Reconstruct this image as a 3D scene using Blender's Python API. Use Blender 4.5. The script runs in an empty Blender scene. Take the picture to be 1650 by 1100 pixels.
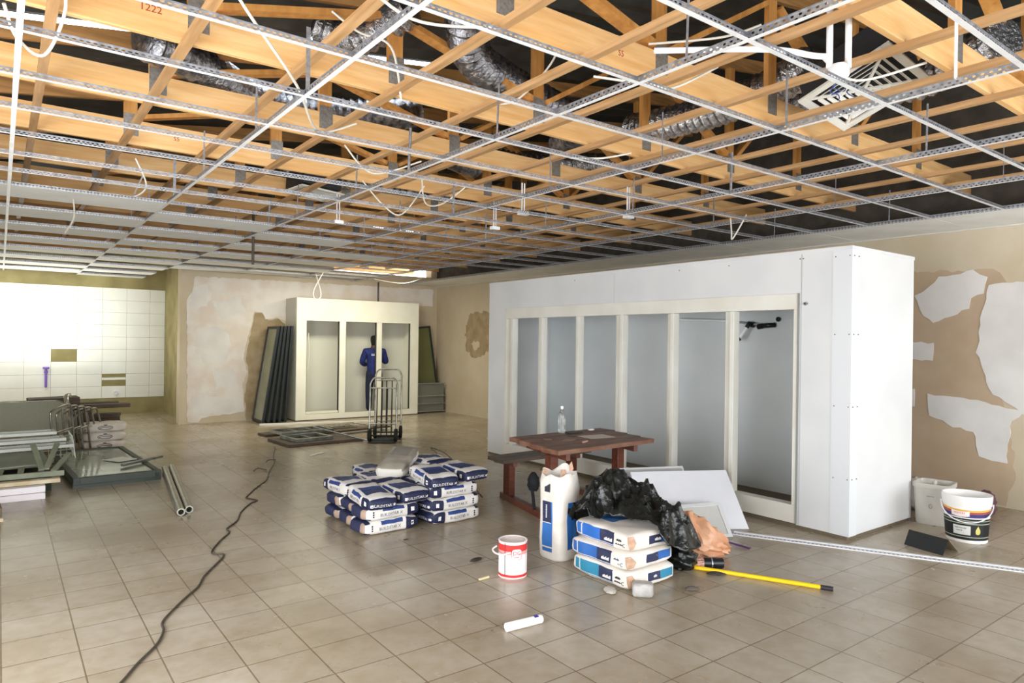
import bpy, bmesh, math, random
from mathutils import Vector, Matrix, Euler
random.seed(11)
SC = bpy.context.scene
COL = SC.collection
PI = math.pi
# ------------------------------------------------------------------ camera
FPX, YAW, PITCH, ROLL = 1099.77, 0.6444, 0.0006, 0.0134
fw = Vector((math.sin(YAW)*math.cos(PITCH), math.cos(YAW)*math.cos(PITCH), math.sin(PITCH)))
r0 = Vector((math.cos(YAW), -math.sin(YAW), 0)); u0 = r0.cross(fw)
rt = r0*math.cos(ROLL)+u0*math.sin(ROLL); up = -r0*math.sin(ROLL)+u0*math.cos(ROLL)
cd = bpy.data.cameras.new('camera'); cam = bpy.data.objects.new('camera', cd); COL.objects.link(cam)
M = Matrix.Identity(4)
for i in range(3):
    M[i][0], M[i][1], M[i][2] = rt[i], up[i], -fw[i]
M[0][3], M[1][3], M[2][3] = 0, 0, 1.6
cam.matrix_world = M
cd.sensor_width = 36; cd.lens = FPX*36/1650; cd.clip_start = 0.05; cd.clip_end = 200
SC.camera = cam
# ------------------------------------------------------------------ world, lights, exposure
W = bpy.data.worlds.new('sky'); SC.world = W; W.use_nodes = True
bg = W.node_tree.nodes['Background']; bg.inputs[0].default_value = (0.86, 0.93, 1.0, 1); bg.inputs[1].default_value = 8.5
def area(name, loc, target, sx, sy, power, col=(1, 1, 1)):
    l = bpy.data.lights.new(name, 'AREA'); l.shape = 'RECTANGLE'; l.size = sx; l.size_y = sy; l.energy = power; l.color = col
    o = bpy.data.objects.new(name, l); COL.objects.link(o); o.location = loc
    d = Vector(target)-Vector(loc); o.rotation_euler = d.to_track_quat('-Z', 'Y').to_euler(); return o
area('shopfront_daylight', (2.6, -2.75, 1.5), (2.9, 6, 1.95), 10.5, 2.4, 290, (1, .985, .965))
area('side_fill_light', (-1.3, 2.6, 1.2), (3.6, 8.6, 2.1), 4.2, 2.2, 190, (1, .99, .97))  # unseen fill added on the left to even out the light
area('alcove_strip_light', (0.2, 15.0, 2.74), (0.35, 16.0, 0.6), 2.4, .5, 55, (.97, 1, .86))
area('alcove_floodlight', (0.55, 15.2, .5), (0.7, 14.2, 2.9), .5, .3, 75, (1, 1, .93))
area('far_bay_strip_light', (5.0, 11.6, 2.78), (5.0, 12.2, 0), 2.6, .4, 110, (1, .96, .76))
SC.view_settings.view_transform = 'Standard'; SC.view_settings.look = 'None'
SC.view_settings.exposure = -0.42; SC.view_settings.gamma = 1.0; SC.view_settings.use_curve_mapping = False
# ------------------------------------------------------------------ materials
def lin(h):
    h = h.lstrip('#'); o = []
    for i in (0, 2, 4):
        c = int(h[i:i+2], 16)/255; o.append(c/12.92 if c <= .04045 else ((c+.055)/1.055)**2.4)
    return (*o, 1)
MC = {}
def mat(name, col, rough=.6, metal=0, var=None, scale=6, stretch=None, bump=0, bscale=40, trans=0, ior=1.45, alpha=1, spec=.5, lo=.35, hi=.65, detail=4):
    """Procedural Principled material: base colour mixed with a second colour by noise, optional bump."""
    if name in MC: return MC[name]
    m = bpy.data.materials.new(name); m.use_nodes = True; nt = m.node_tree; N = nt.nodes; L = nt.links
    b = N['Principled BSDF']; b.inputs['Roughness'].default_value = rough; b.inputs['Metallic'].default_value = metal
    b.inputs['Base Color'].default_value = lin(col); b.inputs['Transmission Weight'].default_value = trans; b.inputs['IOR'].default_value = ior
    b.inputs['Alpha'].default_value = alpha; b.inputs['Specular IOR Level'].default_value = spec
    tc = N.new('ShaderNodeTexCoord'); mp = N.new('ShaderNodeMapping'); L.new(tc.outputs['Object'], mp.inputs[0])
    if stretch: mp.inputs['Scale'].default_value = stretch
    if var:
        n = N.new('ShaderNodeTexNoise'); n.inputs['Scale'].default_value = scale; n.inputs['Detail'].default_value = detail
        L.new(mp.outputs[0], n.inputs[0]); r = N.new('ShaderNodeValToRGB')
        r.color_ramp.elements[0].position = lo; r.color_ramp.elements[1].position = hi
        r.color_ramp.elements[0].color = lin(col); r.color_ramp.elements[1].color = lin(var)
        L.new(n.outputs[0], r.inputs[0]); L.new(r.outputs[0], b.inputs['Base Color'])
    if bump:
        n2 = N.new('ShaderNodeTexNoise'); n2.inputs['Scale'].default_value = bscale; n2.inputs['Detail'].default_value = 5
        L.new(mp.outputs[0], n2.inputs[0]); bp = N.new('ShaderNodeBump'); bp.inputs['Strength'].default_value = bump; bp.inputs['Distance'].default_value = .02
        L.new(n2.outputs[0], bp.inputs['Height']); L.new(bp.outputs[0], b.inputs['Normal'])
    MC[name] = m; return m
def ramp_node(nt, stops, const=True):
    r = nt.nodes.new('ShaderNodeValToRGB'); cr = r.color_ramp
    if const: cr.interpolation = 'CONSTANT'
    while len(cr.elements) > 1: cr.elements.remove(cr.elements[-1])
    cr.elements[0].position = stops[0][0]; cr.elements[0].color = lin(stops[0][1])
    for p, c in stops[1:]:
        e = cr.elements.new(p); e.color = lin(c)
    return r
def wood(name, a, b, sc=(1.2, 14, 14), rough=.62):
    m = mat(name, a, rough, var=b, scale=3, stretch=sc, bump=.08, bscale=8, lo=.3, hi=.7)
    return m
WOOD_X = wood('pine_along_x', '#f0c68c', '#dfa765', (.7, 9, 9))
WOOD_Y = wood('pine_batten', '#d0a676', '#aa8052', (9, .7, 9))
WOOD_W = wood('pine_web', '#dea25a', '#bd7f3c', (6, 6, 1))
WOOD_T = wood('pine_top', '#b98a54', '#8f6638', (.7, 9, 9))
PLATE = mat('nail_plate', '#a39c94', .5, .6, '#8a837b', 60)
GALV = mat('galvanised_steel', '#b3b5ba', .42, .75, '#8e9299', 30)
TEEW = mat('tee_white_cap', '#e6e6e6', .45, 0, '#d8d8d8', 8)
TILEW = mat('ceiling_board_white', '#f0f0ec', .8, 0, '#e6e6e0', 3)
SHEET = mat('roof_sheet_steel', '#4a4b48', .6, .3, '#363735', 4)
WHITEP = mat('white_panel', '#dedede', .42, 0, '#d4d5d6', 1.6, detail=2)
WHITET = mat('white_trim', '#e6e4dc', .4, 0, '#dad6ca', 2)
INNER = mat('insulated_panel_inner', '#dadedf', .35, 0, '#ced3d4', 1.2, detail=2)
DARKST = mat('dark_recess', '#3c3a34', .8)
BLACKM = mat('black_plastic_fitting', '#15171a', .35)
FOIL = mat('crinkled_foil', '#d2d2d4', .22, .95, '#8f8f93', 26, bump=.7, bscale=38)
FOILD = mat('ribbed_foil_dark', '#a0a0a4', .3, .9, '#5a5a5e', 20, bump=.4, bscale=50)
CABLE = mat('white_cable', '#e8e2d6', .5)
PIPEW = mat('white_conduit', '#efeff0', .4)
BLUEW = mat('blue_wire', '#3c4a86', .5)
# ------------------------------------------------------------------ mesh helpers
class MB:
    def __init__(s): s.v, s.f, s.m = [], [], []
    def add(s, vs, fs, m=0):
        k = len(s.v); s.v += [Vector(v) for v in vs]; s.f += [[i+k for i in f] for f in fs]; s.m += [m]*len(fs); return s
    def box(s, c, d, rot=None, m=0):
        c = Vector(c); x, y, z = d[0]/2, d[1]/2, d[2]/2
        vs = [Vector((a*x, b*y, e*z)) for e in (-1, 1) for b in (-1, 1) for a in (-1, 1)]
        if rot is not None:
            R = rot if isinstance(rot, Matrix) else Euler(rot).to_matrix()
            vs = [R @ v for v in vs]
        return s.add([v+c for v in vs], [(0, 2, 3, 1), (4, 5, 7, 6), (0, 1, 5, 4), (2, 6, 7, 3), (0, 4, 6, 2), (1, 3, 7, 5)], m)
    def bx(s, x0, x1, y0, y1, z0, z1, m=0): return s.box(((x0+x1)/2, (y0+y1)/2, (z0+z1)/2), (abs(x1-x0), abs(y1-y0), abs(z1-z0)), None, m)
    def bar(s, p, q, w, h, upv=(0, 0, 1), m=0):
        p, q = Vector(p), Vector(q); d = q-p; L = d.length; d.normalize(); u = Vector(upv)
        if abs(d.dot(u)) > .99: u = Vector((0, 1, 0))
        sd = d.cross(u).normalized(); u = sd.cross(d)
        R = Matrix((d, sd, u)).transposed()
        return s.box((p+q)/2, (L, w, h), R, m)
    def tube(s, path, r, n=8, m=0, closed=False, radii=None):
        P = [Vector(p) for p in path]; k = len(P); rings = []; prev = None
        for i in range(k):
            if closed: t = (P[(i+1) % k]-P[i-1])
            else: t = P[min(i+1, k-1)]-P[max(i-1, 0)]
            t.normalize()
            if prev is None:
                a = Vector((0, 0, 1)) if abs(t.z) < .9 else Vector((1, 0, 0)); nn = t.cross(a).normalized()
            else:
                nn = prev-t*prev.dot(t)
                if nn.length < 1e-6: nn = t.orthogonal()
                nn.normalize()
            prev = nn; b = t.cross(nn); rr = radii[i] if radii else r
            rings.append([P[i]+(nn*math.cos(2*PI*j/n)+b*math.sin(2*PI*j/n))*rr for j in range(n)])
        vs = [v for rg in rings for v in rg]; fs = []
        for i in range(k if closed else k-1):
            for j in range(n):
                a, b2 = i*n+j, i*n+(j+1) % n; c, d = ((i+1) % k)*n+(j+1) % n, ((i+1) % k)*n+j
                fs.append((a, b2, c, d))
        if not closed: fs += [tuple(range(n))[::-1], tuple(range((k-1)*n, k*n))]
        return s.add(vs, fs, m)
    def cyl(s, p, q, r, n=16, m=0, r2=None): return s.tube([p, q], r, n, m, radii=[r, r if r2 is None else r2])
    def lathe(s, prof, c=(0, 0, 0), n=24, m=0, R=None, caps=True):
        c = Vector(c); vs = []; fs = []
        for r, z in prof:
            for j in range(n):
                v = Vector((r*math.cos(2*PI*j/n), r*math.sin(2*PI*j/n), z)); v = R @ v if R is not None else v; vs.append(v+c)
        for i in range(len(prof)-1):
            for j in range(n): fs.append((i*n+j, i*n+(j+1) % n, (i+1)*n+(j+1) % n, (i+1)*n+j))
        if caps and prof[0][0] > 1e-5: fs.append(tuple(range(n))[::-1])
        if caps and prof[-1][0] > 1e-5: fs.append(tuple(range((len(prof)-1)*n, len(prof)*n)))
        return s.add(vs, fs, m)
    def prism(s, pts, h, T, m=0):
        """polygon (list of 2-D points) extruded by h along local z, placed by matrix T"""
        n = len(pts); vs = [T @ Vector((x, y, 0)) for x, y in pts]+[T @ Vector((x, y, h)) for x, y in pts]
        fs = [tuple(range(n))[::-1], tuple(range(n, 2*n))]+[(i, (i+1) % n, (i+1) % n+n, i+n) for i in range(n)]
        return s.add(vs, fs, m)
    def wall(s, axis, pos, thick, a0, a1, z0, z1, holes, m=0):
        """wall slab with rectangular holes; axis 'x': plane x=pos, runs along y"""
        A = sorted({a0, a1, *[h[0] for h in holes], *[h[1] for h in holes]}); Z = sorted({z0, z1, *[h[2] for h in holes], *[h[3] for h in holes]})
        for i in range(len(A)-1):
            for j in range(len(Z)-1):
                ca, cz = (A[i]+A[i+1])/2, (Z[j]+Z[j+1])/2
                if ca < a0 or ca > a1 or cz < z0 or cz > z1 or any(h[0] < ca < h[1] and h[2] < cz < h[3] for h in holes): continue
                if axis == 'x': s.bx(pos, pos+thick, A[i], A[i+1], Z[j], Z[j+1], m)
                else: s.bx(A[i], A[i+1], pos, pos+thick, Z[j], Z[j+1], m)
        return s
    def mesh(s, name, mats, off=(0, 0, 0), merge=False):
        me = bpy.data.meshes.new(name); off = Vector(off)
        me.from_pydata([tuple(v-off) for v in s.v], [], s.f)
        for x in (mats if isinstance(mats, (list, tuple)) else [mats]): me.materials.append(x)
        me.polygons.foreach_set('material_index', s.m)
        if merge:
            b = bmesh.new(); b.from_mesh(me); bmesh.ops.remove_doubles(b, verts=b.verts, dist=1e-5); bmesh.ops.recalc_face_normals(b, faces=b.faces); b.to_mesh(me); b.free()
        me.update(); return me
    def build(s, name, mats, parent=None, local=False, origin=None, smooth=None, bevel=0, sub=0, merge=False):
        if origin is None:
            if parent is not None: off = Vector((0, 0, 0)) if local else parent['_o'] if '_o' in parent else parent.location
            else:
                lo = [min(v[i] for v in s.v) for i in range(3)]; hi = [max(v[i] for v in s.v) for i in range(3)]
                off = Vector(((lo[0]+hi[0])/2, (lo[1]+hi[1])/2, lo[2]))
        else: off = Vector(origin)
        o = bpy.data.objects.new(name, s.mesh(name, mats, off, merge)); COL.objects.link(o)
        if parent is not None:
            o.parent = parent
        else: o.location = off
        fin(o, smooth, bevel, sub); return o
def fin(o, smooth=None, bevel=0, sub=0):
    if bevel:
        b = o.modifiers.new('bevel', 'BEVEL'); b.width = bevel; b.segments = 2; b.limit_method = 'ANGLE'
    if sub:
        b = o.modifiers.new('sub', 'SUBSURF'); b.levels = sub; b.render_levels = sub
    if smooth is not None:
        o.data.polygons.foreach_set('use_smooth', [True]*len(o.data.polygons))
        if smooth < 3.1: 
            try: o.data.set_sharp_from_angle(angle=smooth)
            except Exception: pass
def tag(o, label, cat, group=None, kind=None):
    o['label'] = label; o['category'] = cat
    if group: o['group'] = group
    if kind: o['kind'] = kind
    return o
def thing(name, label, cat, loc=(0, 0, 0), rz=0, group=None, rot=None):
    o = bpy.data.objects.new(name, None); COL.objects.link(o); o.location = loc; o.rotation_euler = rot if rot else (0, 0, rz); o.empty_display_size = .1
    return tag(o, label, cat, group)
def struct(o):
    o['kind'] = 'structure'; return o
KIDS = {}
def dup(root, loc=None, rot=None, label=None):
    def cp(o, par):
        c = o.copy(); COL.objects.link(c)
        if par is not None: c.parent = par
        for ch in [x for x in o.children]: cp(ch, c)
        return c
    r = cp(root, None)
    if loc is not None: r.location = loc
    if rot is not None: r.rotation_euler = rot if not isinstance(rot, (int, float)) else (0, 0, rot)
    if label: r['label'] = label
    return r
def smoothpath(pts, k=6):
    P = [Vector(p) for p in pts]; out = []
    for i in range(len(P)-1):
        a, b, c, d = P[max(i-1, 0)], P[i], P[i+1], P[min(i+2, len(P)-1)]
        for j in range(k):
            t = j/k; out.append(.5*((2*b)+(c-a)*t+(2*a-5*b+4*c-d)*t*t+(3*b-a-3*c+d)*t**3))
    return out+[P[-1]]
TXT = {}
def text_mesh(s, size, extr=.0006):
    k = (s, size)
    if k in TXT: return TXT[k]
    cu = bpy.data.curves.new('print', 'FONT'); cu.body = s; cu.size = size; cu.extrude = extr; cu.align_x = 'CENTER'; cu.align_y = 'CENTER'; cu.resolution_u = 2
    o = bpy.data.objects.new('print', cu); COL.objects.link(o); dg = bpy.context.evaluated_depsgraph_get()
    me = bpy.data.meshes.new_from_object(o.evaluated_get(dg)); COL.objects.unlink(o); bpy.data.objects.remove(o); TXT[k] = me; return me
def text(s, size, material, parent, loc, rot, name='lettering'):
    me = text_mesh(s, size).copy(); me.materials.clear(); me.materials.append(material)
    o = bpy.data.objects.new(name, me); COL.objects.link(o); o.parent = parent; o.location = loc; o.rotation_euler = rot; return o
def wraptext(o, target, off=.0012):
    w = o.modifiers.new('wrap', 'SHRINKWRAP'); w.target = target; w.wrap_method = 'NEAREST_SURFACEPOINT'; w.wrap_mode = 'ABOVE_SURFACE'; w.offset = off; return o
ORD = ['zeroth', 'first', 'second', 'third', 'fourth', 'fifth', 'sixth', 'seventh', 'eighth', 'ninth', 'tenth', 'eleventh', 'twelfth', 'thirteenth', 'fourteenth', 'fifteenth', 'sixteenth', 'seventeenth', 'eighteenth', 'nineteenth', 'twentieth', 'twenty-first', 'twenty-second', 'twenty-third', 'twenty-fourth', 'twenty-fifth', 'twenty-sixth']
# ================================================================== SETTING
XW, YP, YT, ZC = 8.11, 13.71, 16.3, 2.836
# floor tiles
def floor_mat():
    m = bpy.data.materials.new('floor_tile'); m.use_nodes = True; nt = m.node_tree; N, L = nt.nodes, nt.links; b = N['Principled BSDF']
    tc = N.new('ShaderNodeTexCoord'); mp = N.new('ShaderNodeMapping'); mp.inputs['Location'].default_value = (-1.305, -3.11, 0); L.new(tc.outputs['Object'], mp.inputs[0])
    br = N.new('ShaderNodeTexBrick'); br.offset = 0; br.squash = 1
    br.inputs['Scale'].default_value = 1; br.inputs['Mortar Size'].default_value = .004; br.inputs['Mortar Smooth'].default_value = .2
    br.inputs['Brick Width'].default_value = .32; br.inputs['Row Height'].default_value = .325; br.inputs['Bias'].default_value = 0
    br.inputs['Color1'].default_value = lin('#b8ae9f'); br.inputs['Color2'].default_value = lin('#ada292'); br.inputs['Mortar'].default_value = lin('#80735f')
    L.new(mp.outputs[0], br.inputs[0])
    n1 = N.new('ShaderNodeTexNoise'); n1.inputs['Scale'].default_value = .9; n1.inputs['Detail'].default_value = 6; L.new(tc.outputs['Object'], n1.inputs[0])
    r1 = ramp_node(nt, [(.35, '#ffffff'), (.62, '#e4ddd0'), (.75, '#cfc6b6')], False); L.new(n1.outputs[0], r1.inputs[0])
    n2 = N.new('ShaderNodeTexNoise'); n2.inputs['Scale'].default_value = 9; n2.inputs['Detail'].default_value = 8; L.new(tc.outputs['Object'], n2.inputs[0])
    r2 = ramp_node(nt, [(.3, '#f0ece4'), (.6, '#ffffff'), (.74, '#f4efe6')], False); L.new(n2.outputs[0], r2.inputs[0])
    n3 = N.new('ShaderNodeTexNoise'); n3.inputs['Scale'].default_value = 4.3; n3.inputs['Detail'].default_value = 2; L.new(tc.outputs['Object'], n3.inputs[0])
    r3 = ramp_node(nt, [(0, '#ffffff'), (.76, '#ffffff'), (.81, '#93846c')], False); L.new(n3.outputs[0], r3.inputs[0])
    mx = []
    src = br.outputs[0]
    for r, f in ((r1, 1), (r2, 1), (r3, .6)):
        x = N.new('ShaderNodeMix'); x.data_type = 'RGBA'; x.blend_type = 'MULTIPLY'; x.inputs[0].default_value = f
        L.new(src, x.inputs[6]); L.new(r.outputs[0], x.inputs[7]); src = x.outputs[2]
    L.new(src, b.inputs['Base Color'])
    rr = N.new('ShaderNodeMapRange'); rr.inputs[1].default_value = .3; rr.inputs[2].default_value = .7; rr.inputs[3].default_value = .22; rr.inputs[4].default_value = .31
    L.new(n1.outputs[0], rr.inputs[0]); L.new(rr.outputs[0], b.inputs['Roughness'])
    bp = N.new('ShaderNodeBump'); bp.inputs['Strength'].default_value = .35; bp.inputs['Distance'].default_value = .004; bp.invert = True
    L.new(br.outputs['Fac'], bp.inputs['Height']); L.new(bp.outputs[0], b.inputs['Normal'])
    return m
fl = MB().bx(-1.6, XW+.2, -3.2, YT+.2, -.1, 0); struct(fl.build('floor', floor_mat(), origin=(0, 0, 0)))
PLAST = mat('bare_olive_plaster', '#a3986c', .85, 0, '#8a8058', 2.2, bump=.15, bscale=25)
PLASTB = mat('beige_plaster', '#c9bca6', .85, 0, '#bfb096', 1.5, bump=.1, bscale=20)
PLASTR = mat('pinkish_brown_plaster', '#bda78f', .85, 0, '#b19a80', 1.6, bump=.1, bscale=20)
SKIM = mat('white_skim_plaster', '#dcd8d4', .8, 0, '#d0ccc8', 2.5, bump=.06, bscale=18)
SKIMP = mat('pale_pink_skim_plaster', '#d4c8bd', .82, 0, '#dcd6d0', 1.9, bump=.08, bscale=18, lo=.42, hi=.56)
BROWN = mat('peeled_brown_plaster', '#a8957a', .9, 0, '#94815f', 5, bump=.3, bscale=20)
def jag(pts, amp=.025, step=.07, seed=1):
    rd = random.Random(seed); out = []
    for i in range(len(pts)):
        a, b = Vector(pts[i]), Vector(pts[(i+1) % len(pts)]); n = max(1, int((b-a).length/step))
        for k in range(n):
            p = a.lerp(b, k/n); out.append((p.x+rd.uniform(-amp, amp), p.y+rd.uniform(-amp, amp)))
    return out
def TX(x):   # wall plane x = const, polygon (y, z), extruded towards -x
    return Matrix(((0, 0, -1, x), (1, 0, 0, 0), (0, 1, 0, 0), (0, 0, 0, 1)))
def TY(y):   # wall plane y = const, polygon (x, z), extruded towards -y
    return Matrix(((1, 0, 0, 0), (0, 0, -1, y), (0, 1, 0, 0), (0, 0, 0, 1)))
def patch(parent, T, pts, material, th=.004, amp=.02, seed=1, name='plaster_patch'):
    b = MB().prism(jag(pts, amp, .06, seed), th, T); return b.build(name, material, parent)
# right wall
wr = struct(MB().bx(XW, XW+.2, -3.2, YP, 0, 5.2).build('wall_right', PLASTB, origin=(XW, 5, 0)))
patch(wr, TX(XW), [(3.6, 2.45), (2.63, 2.4), (2.5, 2.3), (2.62, 1.5), (2.5, 1.0), (2.4, .3), (2.5, .02), (3.75, .02), (3.9, 1.2)], PLASTR, .003, .02, 3)
patch(wr, TX(XW), [(3.29, 2.22), (3.12, 2.36), (2.8, 2.41), (2.68, 2.33), (2.70, 2.17), (2.82, 2.13), (2.84, 2.02), (3.0, 1.93), (3.18, 1.87), (3.32, 2.0), (3.36, 2.18)], SKIM, .008, .012, 4)
patch(wr, TX(XW), [(2.66, 2.24), (1.6, 2.35), (1.6, .75), (2.3, .93), (2.62, 1.13), (2.76, 1.55), (2.73, 1.9)], SKIM, .0085, .014, 5)
patch(wr, TX(XW), [(3.22, 1.09), (2.75, 1.06), (2.35, .97), (2.45, .88), (2.49, .45), (2.74, .48), (2.78, .74), (2.97, .76), (3.2, .86)], SKIM, .008, .012, 6)
patch(wr, TX(XW), [(3.7, 1.7), (3.17, 1.64), (3.17, 1.47), (3.7, 1.45)], SKIM, .008, .012, 7)
patch(wr, TX(XW), [(3.7, 1.12), (3.36, 1.14), (3.37, .95), (3.7, .9)], SKIM, .008, .012, 8)
patch(wr, TX(XW), [(12.36, 2.16), (12.05, 2.24), (11.0, 2.15), (11.0, 1.55), (11.75, 1.35), (12.1, 1.22), (12.42, 1.4), (12.5, 1.8)], BROWN, .005, .04, 9)
patch(wr, TX(XW), [(12.26, 1.56), (12.0, 1.62), (11.9, 1.5), (12.1, 1.4)], PLASTB, .009, .03, 10)
MB().bx(XW-.01, XW, -3, YP, ZC+.04, 5.1).build('void_shade_strip', mat('void_shade', '#575047', .9, 0, '#48423a', 6), wr)  # dark strip added above the grid, the unlit roof void put into colour
# back wall (partition) with an opening to the sky high above the ceiling grid
wb = struct(MB().wall('y', YP, .25, 2.66, XW+.2, 0, 5.0, [(5.6, 7.95, 3.05, 4.3)]).build('wall_back', PLASTB, origin=(5, YP, 0)))
patch(wb, TY(YP), [(2.80, .03), (2.78, 1.2), (2.77, 2.3), (2.86, 2.45), (2.90, 2.74), (8.0, 2.78), (8.0, 2.4), (4.6, 2.3), (4.6, 1.95), (4.43, 2.02), (4.2, 1.98), (4.12, 2.12), (3.98, 2.12), (3.95, 1.95), (3.9, 1.75), (3.83, 1.5), (3.8, 1.2), (3.86, .95), (3.78, .72), (3.8, .4), (3.84, .18), (3.3, .12), (3.05, .1), (3.0, .03)], SKIMP, .008, .014, 12)
for i, pts in enumerate(([(2.84, 2.5), (3.1, 2.62), (3.2, 2.4), (3.1, 2.2), (2.84, 2.1)], [(2.95, 1.75), (3.3, 1.85), (3.55, 1.6), (3.5, 1.2), (3.1, 1.1), (2.92, 1.35)], [(3.2, 2.25), (3.7, 2.4), (3.8, 2.1), (3.4, 1.95)], [(2.86, .5), (3.1, .55), (3.6, .4), (3.7, .2), (3.1, .16), (2.88, .15)], [(3.2, .95), (3.6, 1.0), (3.7, .7), (3.3, .62)])):
    patch(wb, TY(YP-.007), pts, SKIM, .004, .03, 20+i)
patch(wb, TY(YP), [(3.86, .02), (3.82, .5), (3.9, .95), (3.84, 1.2), (3.9, 1.6), (4.0, 2.1), (4.15, 2.1), (4.25, 1.96), (4.45, 2.0), (4.6, 1.9), (4.6, .02)], BROWN, .004, .012, 30)
wr2 = struct(MB().bx(2.86, 3.1, YP+.25, YT, 0, 3.1).build('wall_alcove_side', PLAST, origin=(2.45, 15, 0)))
# rear wall of the alcove: olive plaster, then white tiles with gaps where three are missing
wt = struct(MB().bx(-1.8, 4.6, YT, YT+.2, 0, 5.0).build('wall_rear', PLAST, origin=(0, YT, 0)))
def glaze():
    return mat('white_glazed_wall_tile', '#f2f3ee', .25, 0, '#eaece6', 2)
TW, TH = .436, .254
tiles = MB(); x0 = .389-4*TW; zt = 2.605
missing = {(5, 5), (7, 7), }
for i in range(0, 12):
    for j in range(0, 9):
        xa = x0+i*TW; xb = xa+TW-.004; zb = zt-j*TH; za = max(zb-TH+.004, .33)
        if xa > 2.85 or zb < .36: continue
        xb = min(xb, 2.855)
        if (i, j) == (5, 5): continue
        if (i, j) == (7, 7): zs = [(zb-.075, zb-.125)]; 
        else: zs = [(zb, za)]
        for a, c in zs: tiles.bx(xa, xb, YT-.009, YT, min(a, c), max(a, c))
tiles.build('wall_tiling', glaze(), wt)
VIOL = mat('violet_pvc_pipe', '#8a6ad6', .4)
b = MB(); b.cyl((.745, YT-.05, .60), (.745, YT-.05, .97), .022); b.cyl((.745, YT-.05, .955), (.745, YT-.05, .975), .05); b.cyl((.69, YT-.05, .965), (.80, YT-.05, .965), .018); b.cyl((.745, YT-.05, .60), (.745, YT, .60), .02); b.cyl((.745, YT-.05, .86), (.745, YT-.05, .90), .03)
tag(b.build('pipe_stub', VIOL, smooth=.6), 'violet plastic waste pipe standing against the white tiled wall', 'pipe')
b = MB(); b.lathe([(.05, 0), (.05, .03), (.035, .035), (.035, 0.01)], (1.946, YT-.004, .437), 16, 0, Euler((PI/2, 0, 0)).to_matrix())
tag(b.build('pipe_outlet', mat('white_pvc', '#f2f0f8', .35), smooth=.6), 'round white pipe end in the gap of the low broken wall tile', 'pipe')
# walls outside the picture, with the shopfront and left side openings
struct(MB().wall('y', -3.2, .2, -1.8, XW+.2, 0, 5.2, [(-1.4, 8.0, .2, 2.7)]).build('wall_front', PLASTB, origin=(3, -3, 0)))
struct(MB().wall('x', -1.8, .2, -3.2, YT+.2, 0, 5.0, [(.4, 4.8, .1, 2.5)]).build('wall_left', PLASTB, origin=(-1.7, 5, 0)))
# roof sheeting above the trusses (corrugated), with a gap where daylight falls in
def zr(x): return 3.62+.15*x
rb = MB()
n = 150
xs = [-2.0+10.4*i/6 for i in range(7)]
yy = [-3.3+20*j/n for j in range(n+1)]
for i in range(6):
    for j in range(n):
        if 0 < i < 3 and 5.25 < yy[j] < 5.55: continue
        a, c = xs[i], xs[i+1]; o0, o1 = (.018 if j % 2 else -.018), (.018 if (j+1) % 2 else -.018)
        rb.add([(a, yy[j], zr(a)+o0), (c, yy[j], zr(c)+o0), (c, yy[j+1], zr(c)+o1), (a, yy[j+1], zr(a)+o1)], [(0, 1, 2, 3)])
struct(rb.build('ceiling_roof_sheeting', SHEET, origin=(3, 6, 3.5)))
# ================================================================== CEILING GRID
SX, SY, GX0, GY0 = 1.1841, .592, .0514, 1.6498
TX_ = [GX0+SX*i for i in range(7)]
def perf(b, L, z0, z1, pitch, rows, axis, rr):
    """perforated web in the plane y=0 (axis x) or x=0 (axis y), from 0 to L"""
    n = int(L/pitch); hh = (z1-z0)/rows
    for r in range(rows):
        sh = pitch/2 if r % 2 else 0
        for i in range(n):
            a = i*pitch+sh; e = a+pitch
            if e > L: continue
            zc = z0+hh*(r+.5); c = (a+e)/2
            out = [(a, zc-hh/2), (c, zc-hh/2), (e, zc-hh/2), (e, zc+hh/2), (c, zc+hh/2), (a, zc+hh/2)]
            inn = [(c-rr*.8, zc-hh*.2), (c, zc-hh*.34), (c+rr*.8, zc-hh*.2), (c+rr*.8, zc+hh*.2), (c, zc+hh*.34), (c-rr*.8, zc+hh*.2)]
            P = out+inn; V = [(p, 0, q) if axis == 'x' else (0, p, q) for p, q in P]
            b.add(V, [(k, (k+1) % 6, (k+1) % 6+6, k+6) for k in range(6)], 1)
        if sh:
            for a, e in ((0, sh), (n*pitch-sh, L)):
                V = [(p, 0, q) if axis == 'x' else (0, p, q) for p, q in ((a, z0+hh*r), (e, z0+hh*r), (e, z0+hh*(r+1)), (a, z0+hh*(r+1)))]
                b.add(V, [(0, 1, 2, 3)], 1)
def tee_mesh(L, axis, rows, pitch, hw):
    b = MB()
    if axis == 'x': b.bx(0, L, -.012, .012, 0, .0015, 0); b.bx(0, L, -.004, .004, hw-.006, hw, 1)
    else: b.bx(-.012, .012, 0, L, 0, .0015, 0); b.bx(-.004, .004, 0, L, hw-.006, hw, 1)
    perf(b, L, .0015, hw-.006, pitch, rows, axis, pitch*(.36 if axis == 'x' else .24)); return b.mesh('tee', [TEEW, GALV])
CT = tee_mesh(SX-.01, 'x', 2, .026, .030)
MT = {}
def grid_obj(name, me, loc, label, cat, group):
    o = bpy.data.objects.new(name, me); COL.objects.link(o); o.location = loc; return tag(o, label, cat, group)
for i, x in enumerate(TX_):
    ya, yb = 0.2, (YT-.02 if i < 2 else YP-.02)
    MT[i] = tee_mesh(yb-ya, 'y', 2, .034, .038)
    grid_obj('main_tee', MT[i], (x, ya, ZC), 'long white capped ceiling grid runner going into the distance, %s from the left' % ORD[i+1], 'ceiling grid runner', 'long runners of the ceiling grid')
ROWS = [GY0+SY*j for j in range(-1, 25)]
tile_first = {0: 9, 1: 10, 2: 11, 3: 13, 4: 21, 5: 30, -1: 9}
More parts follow.
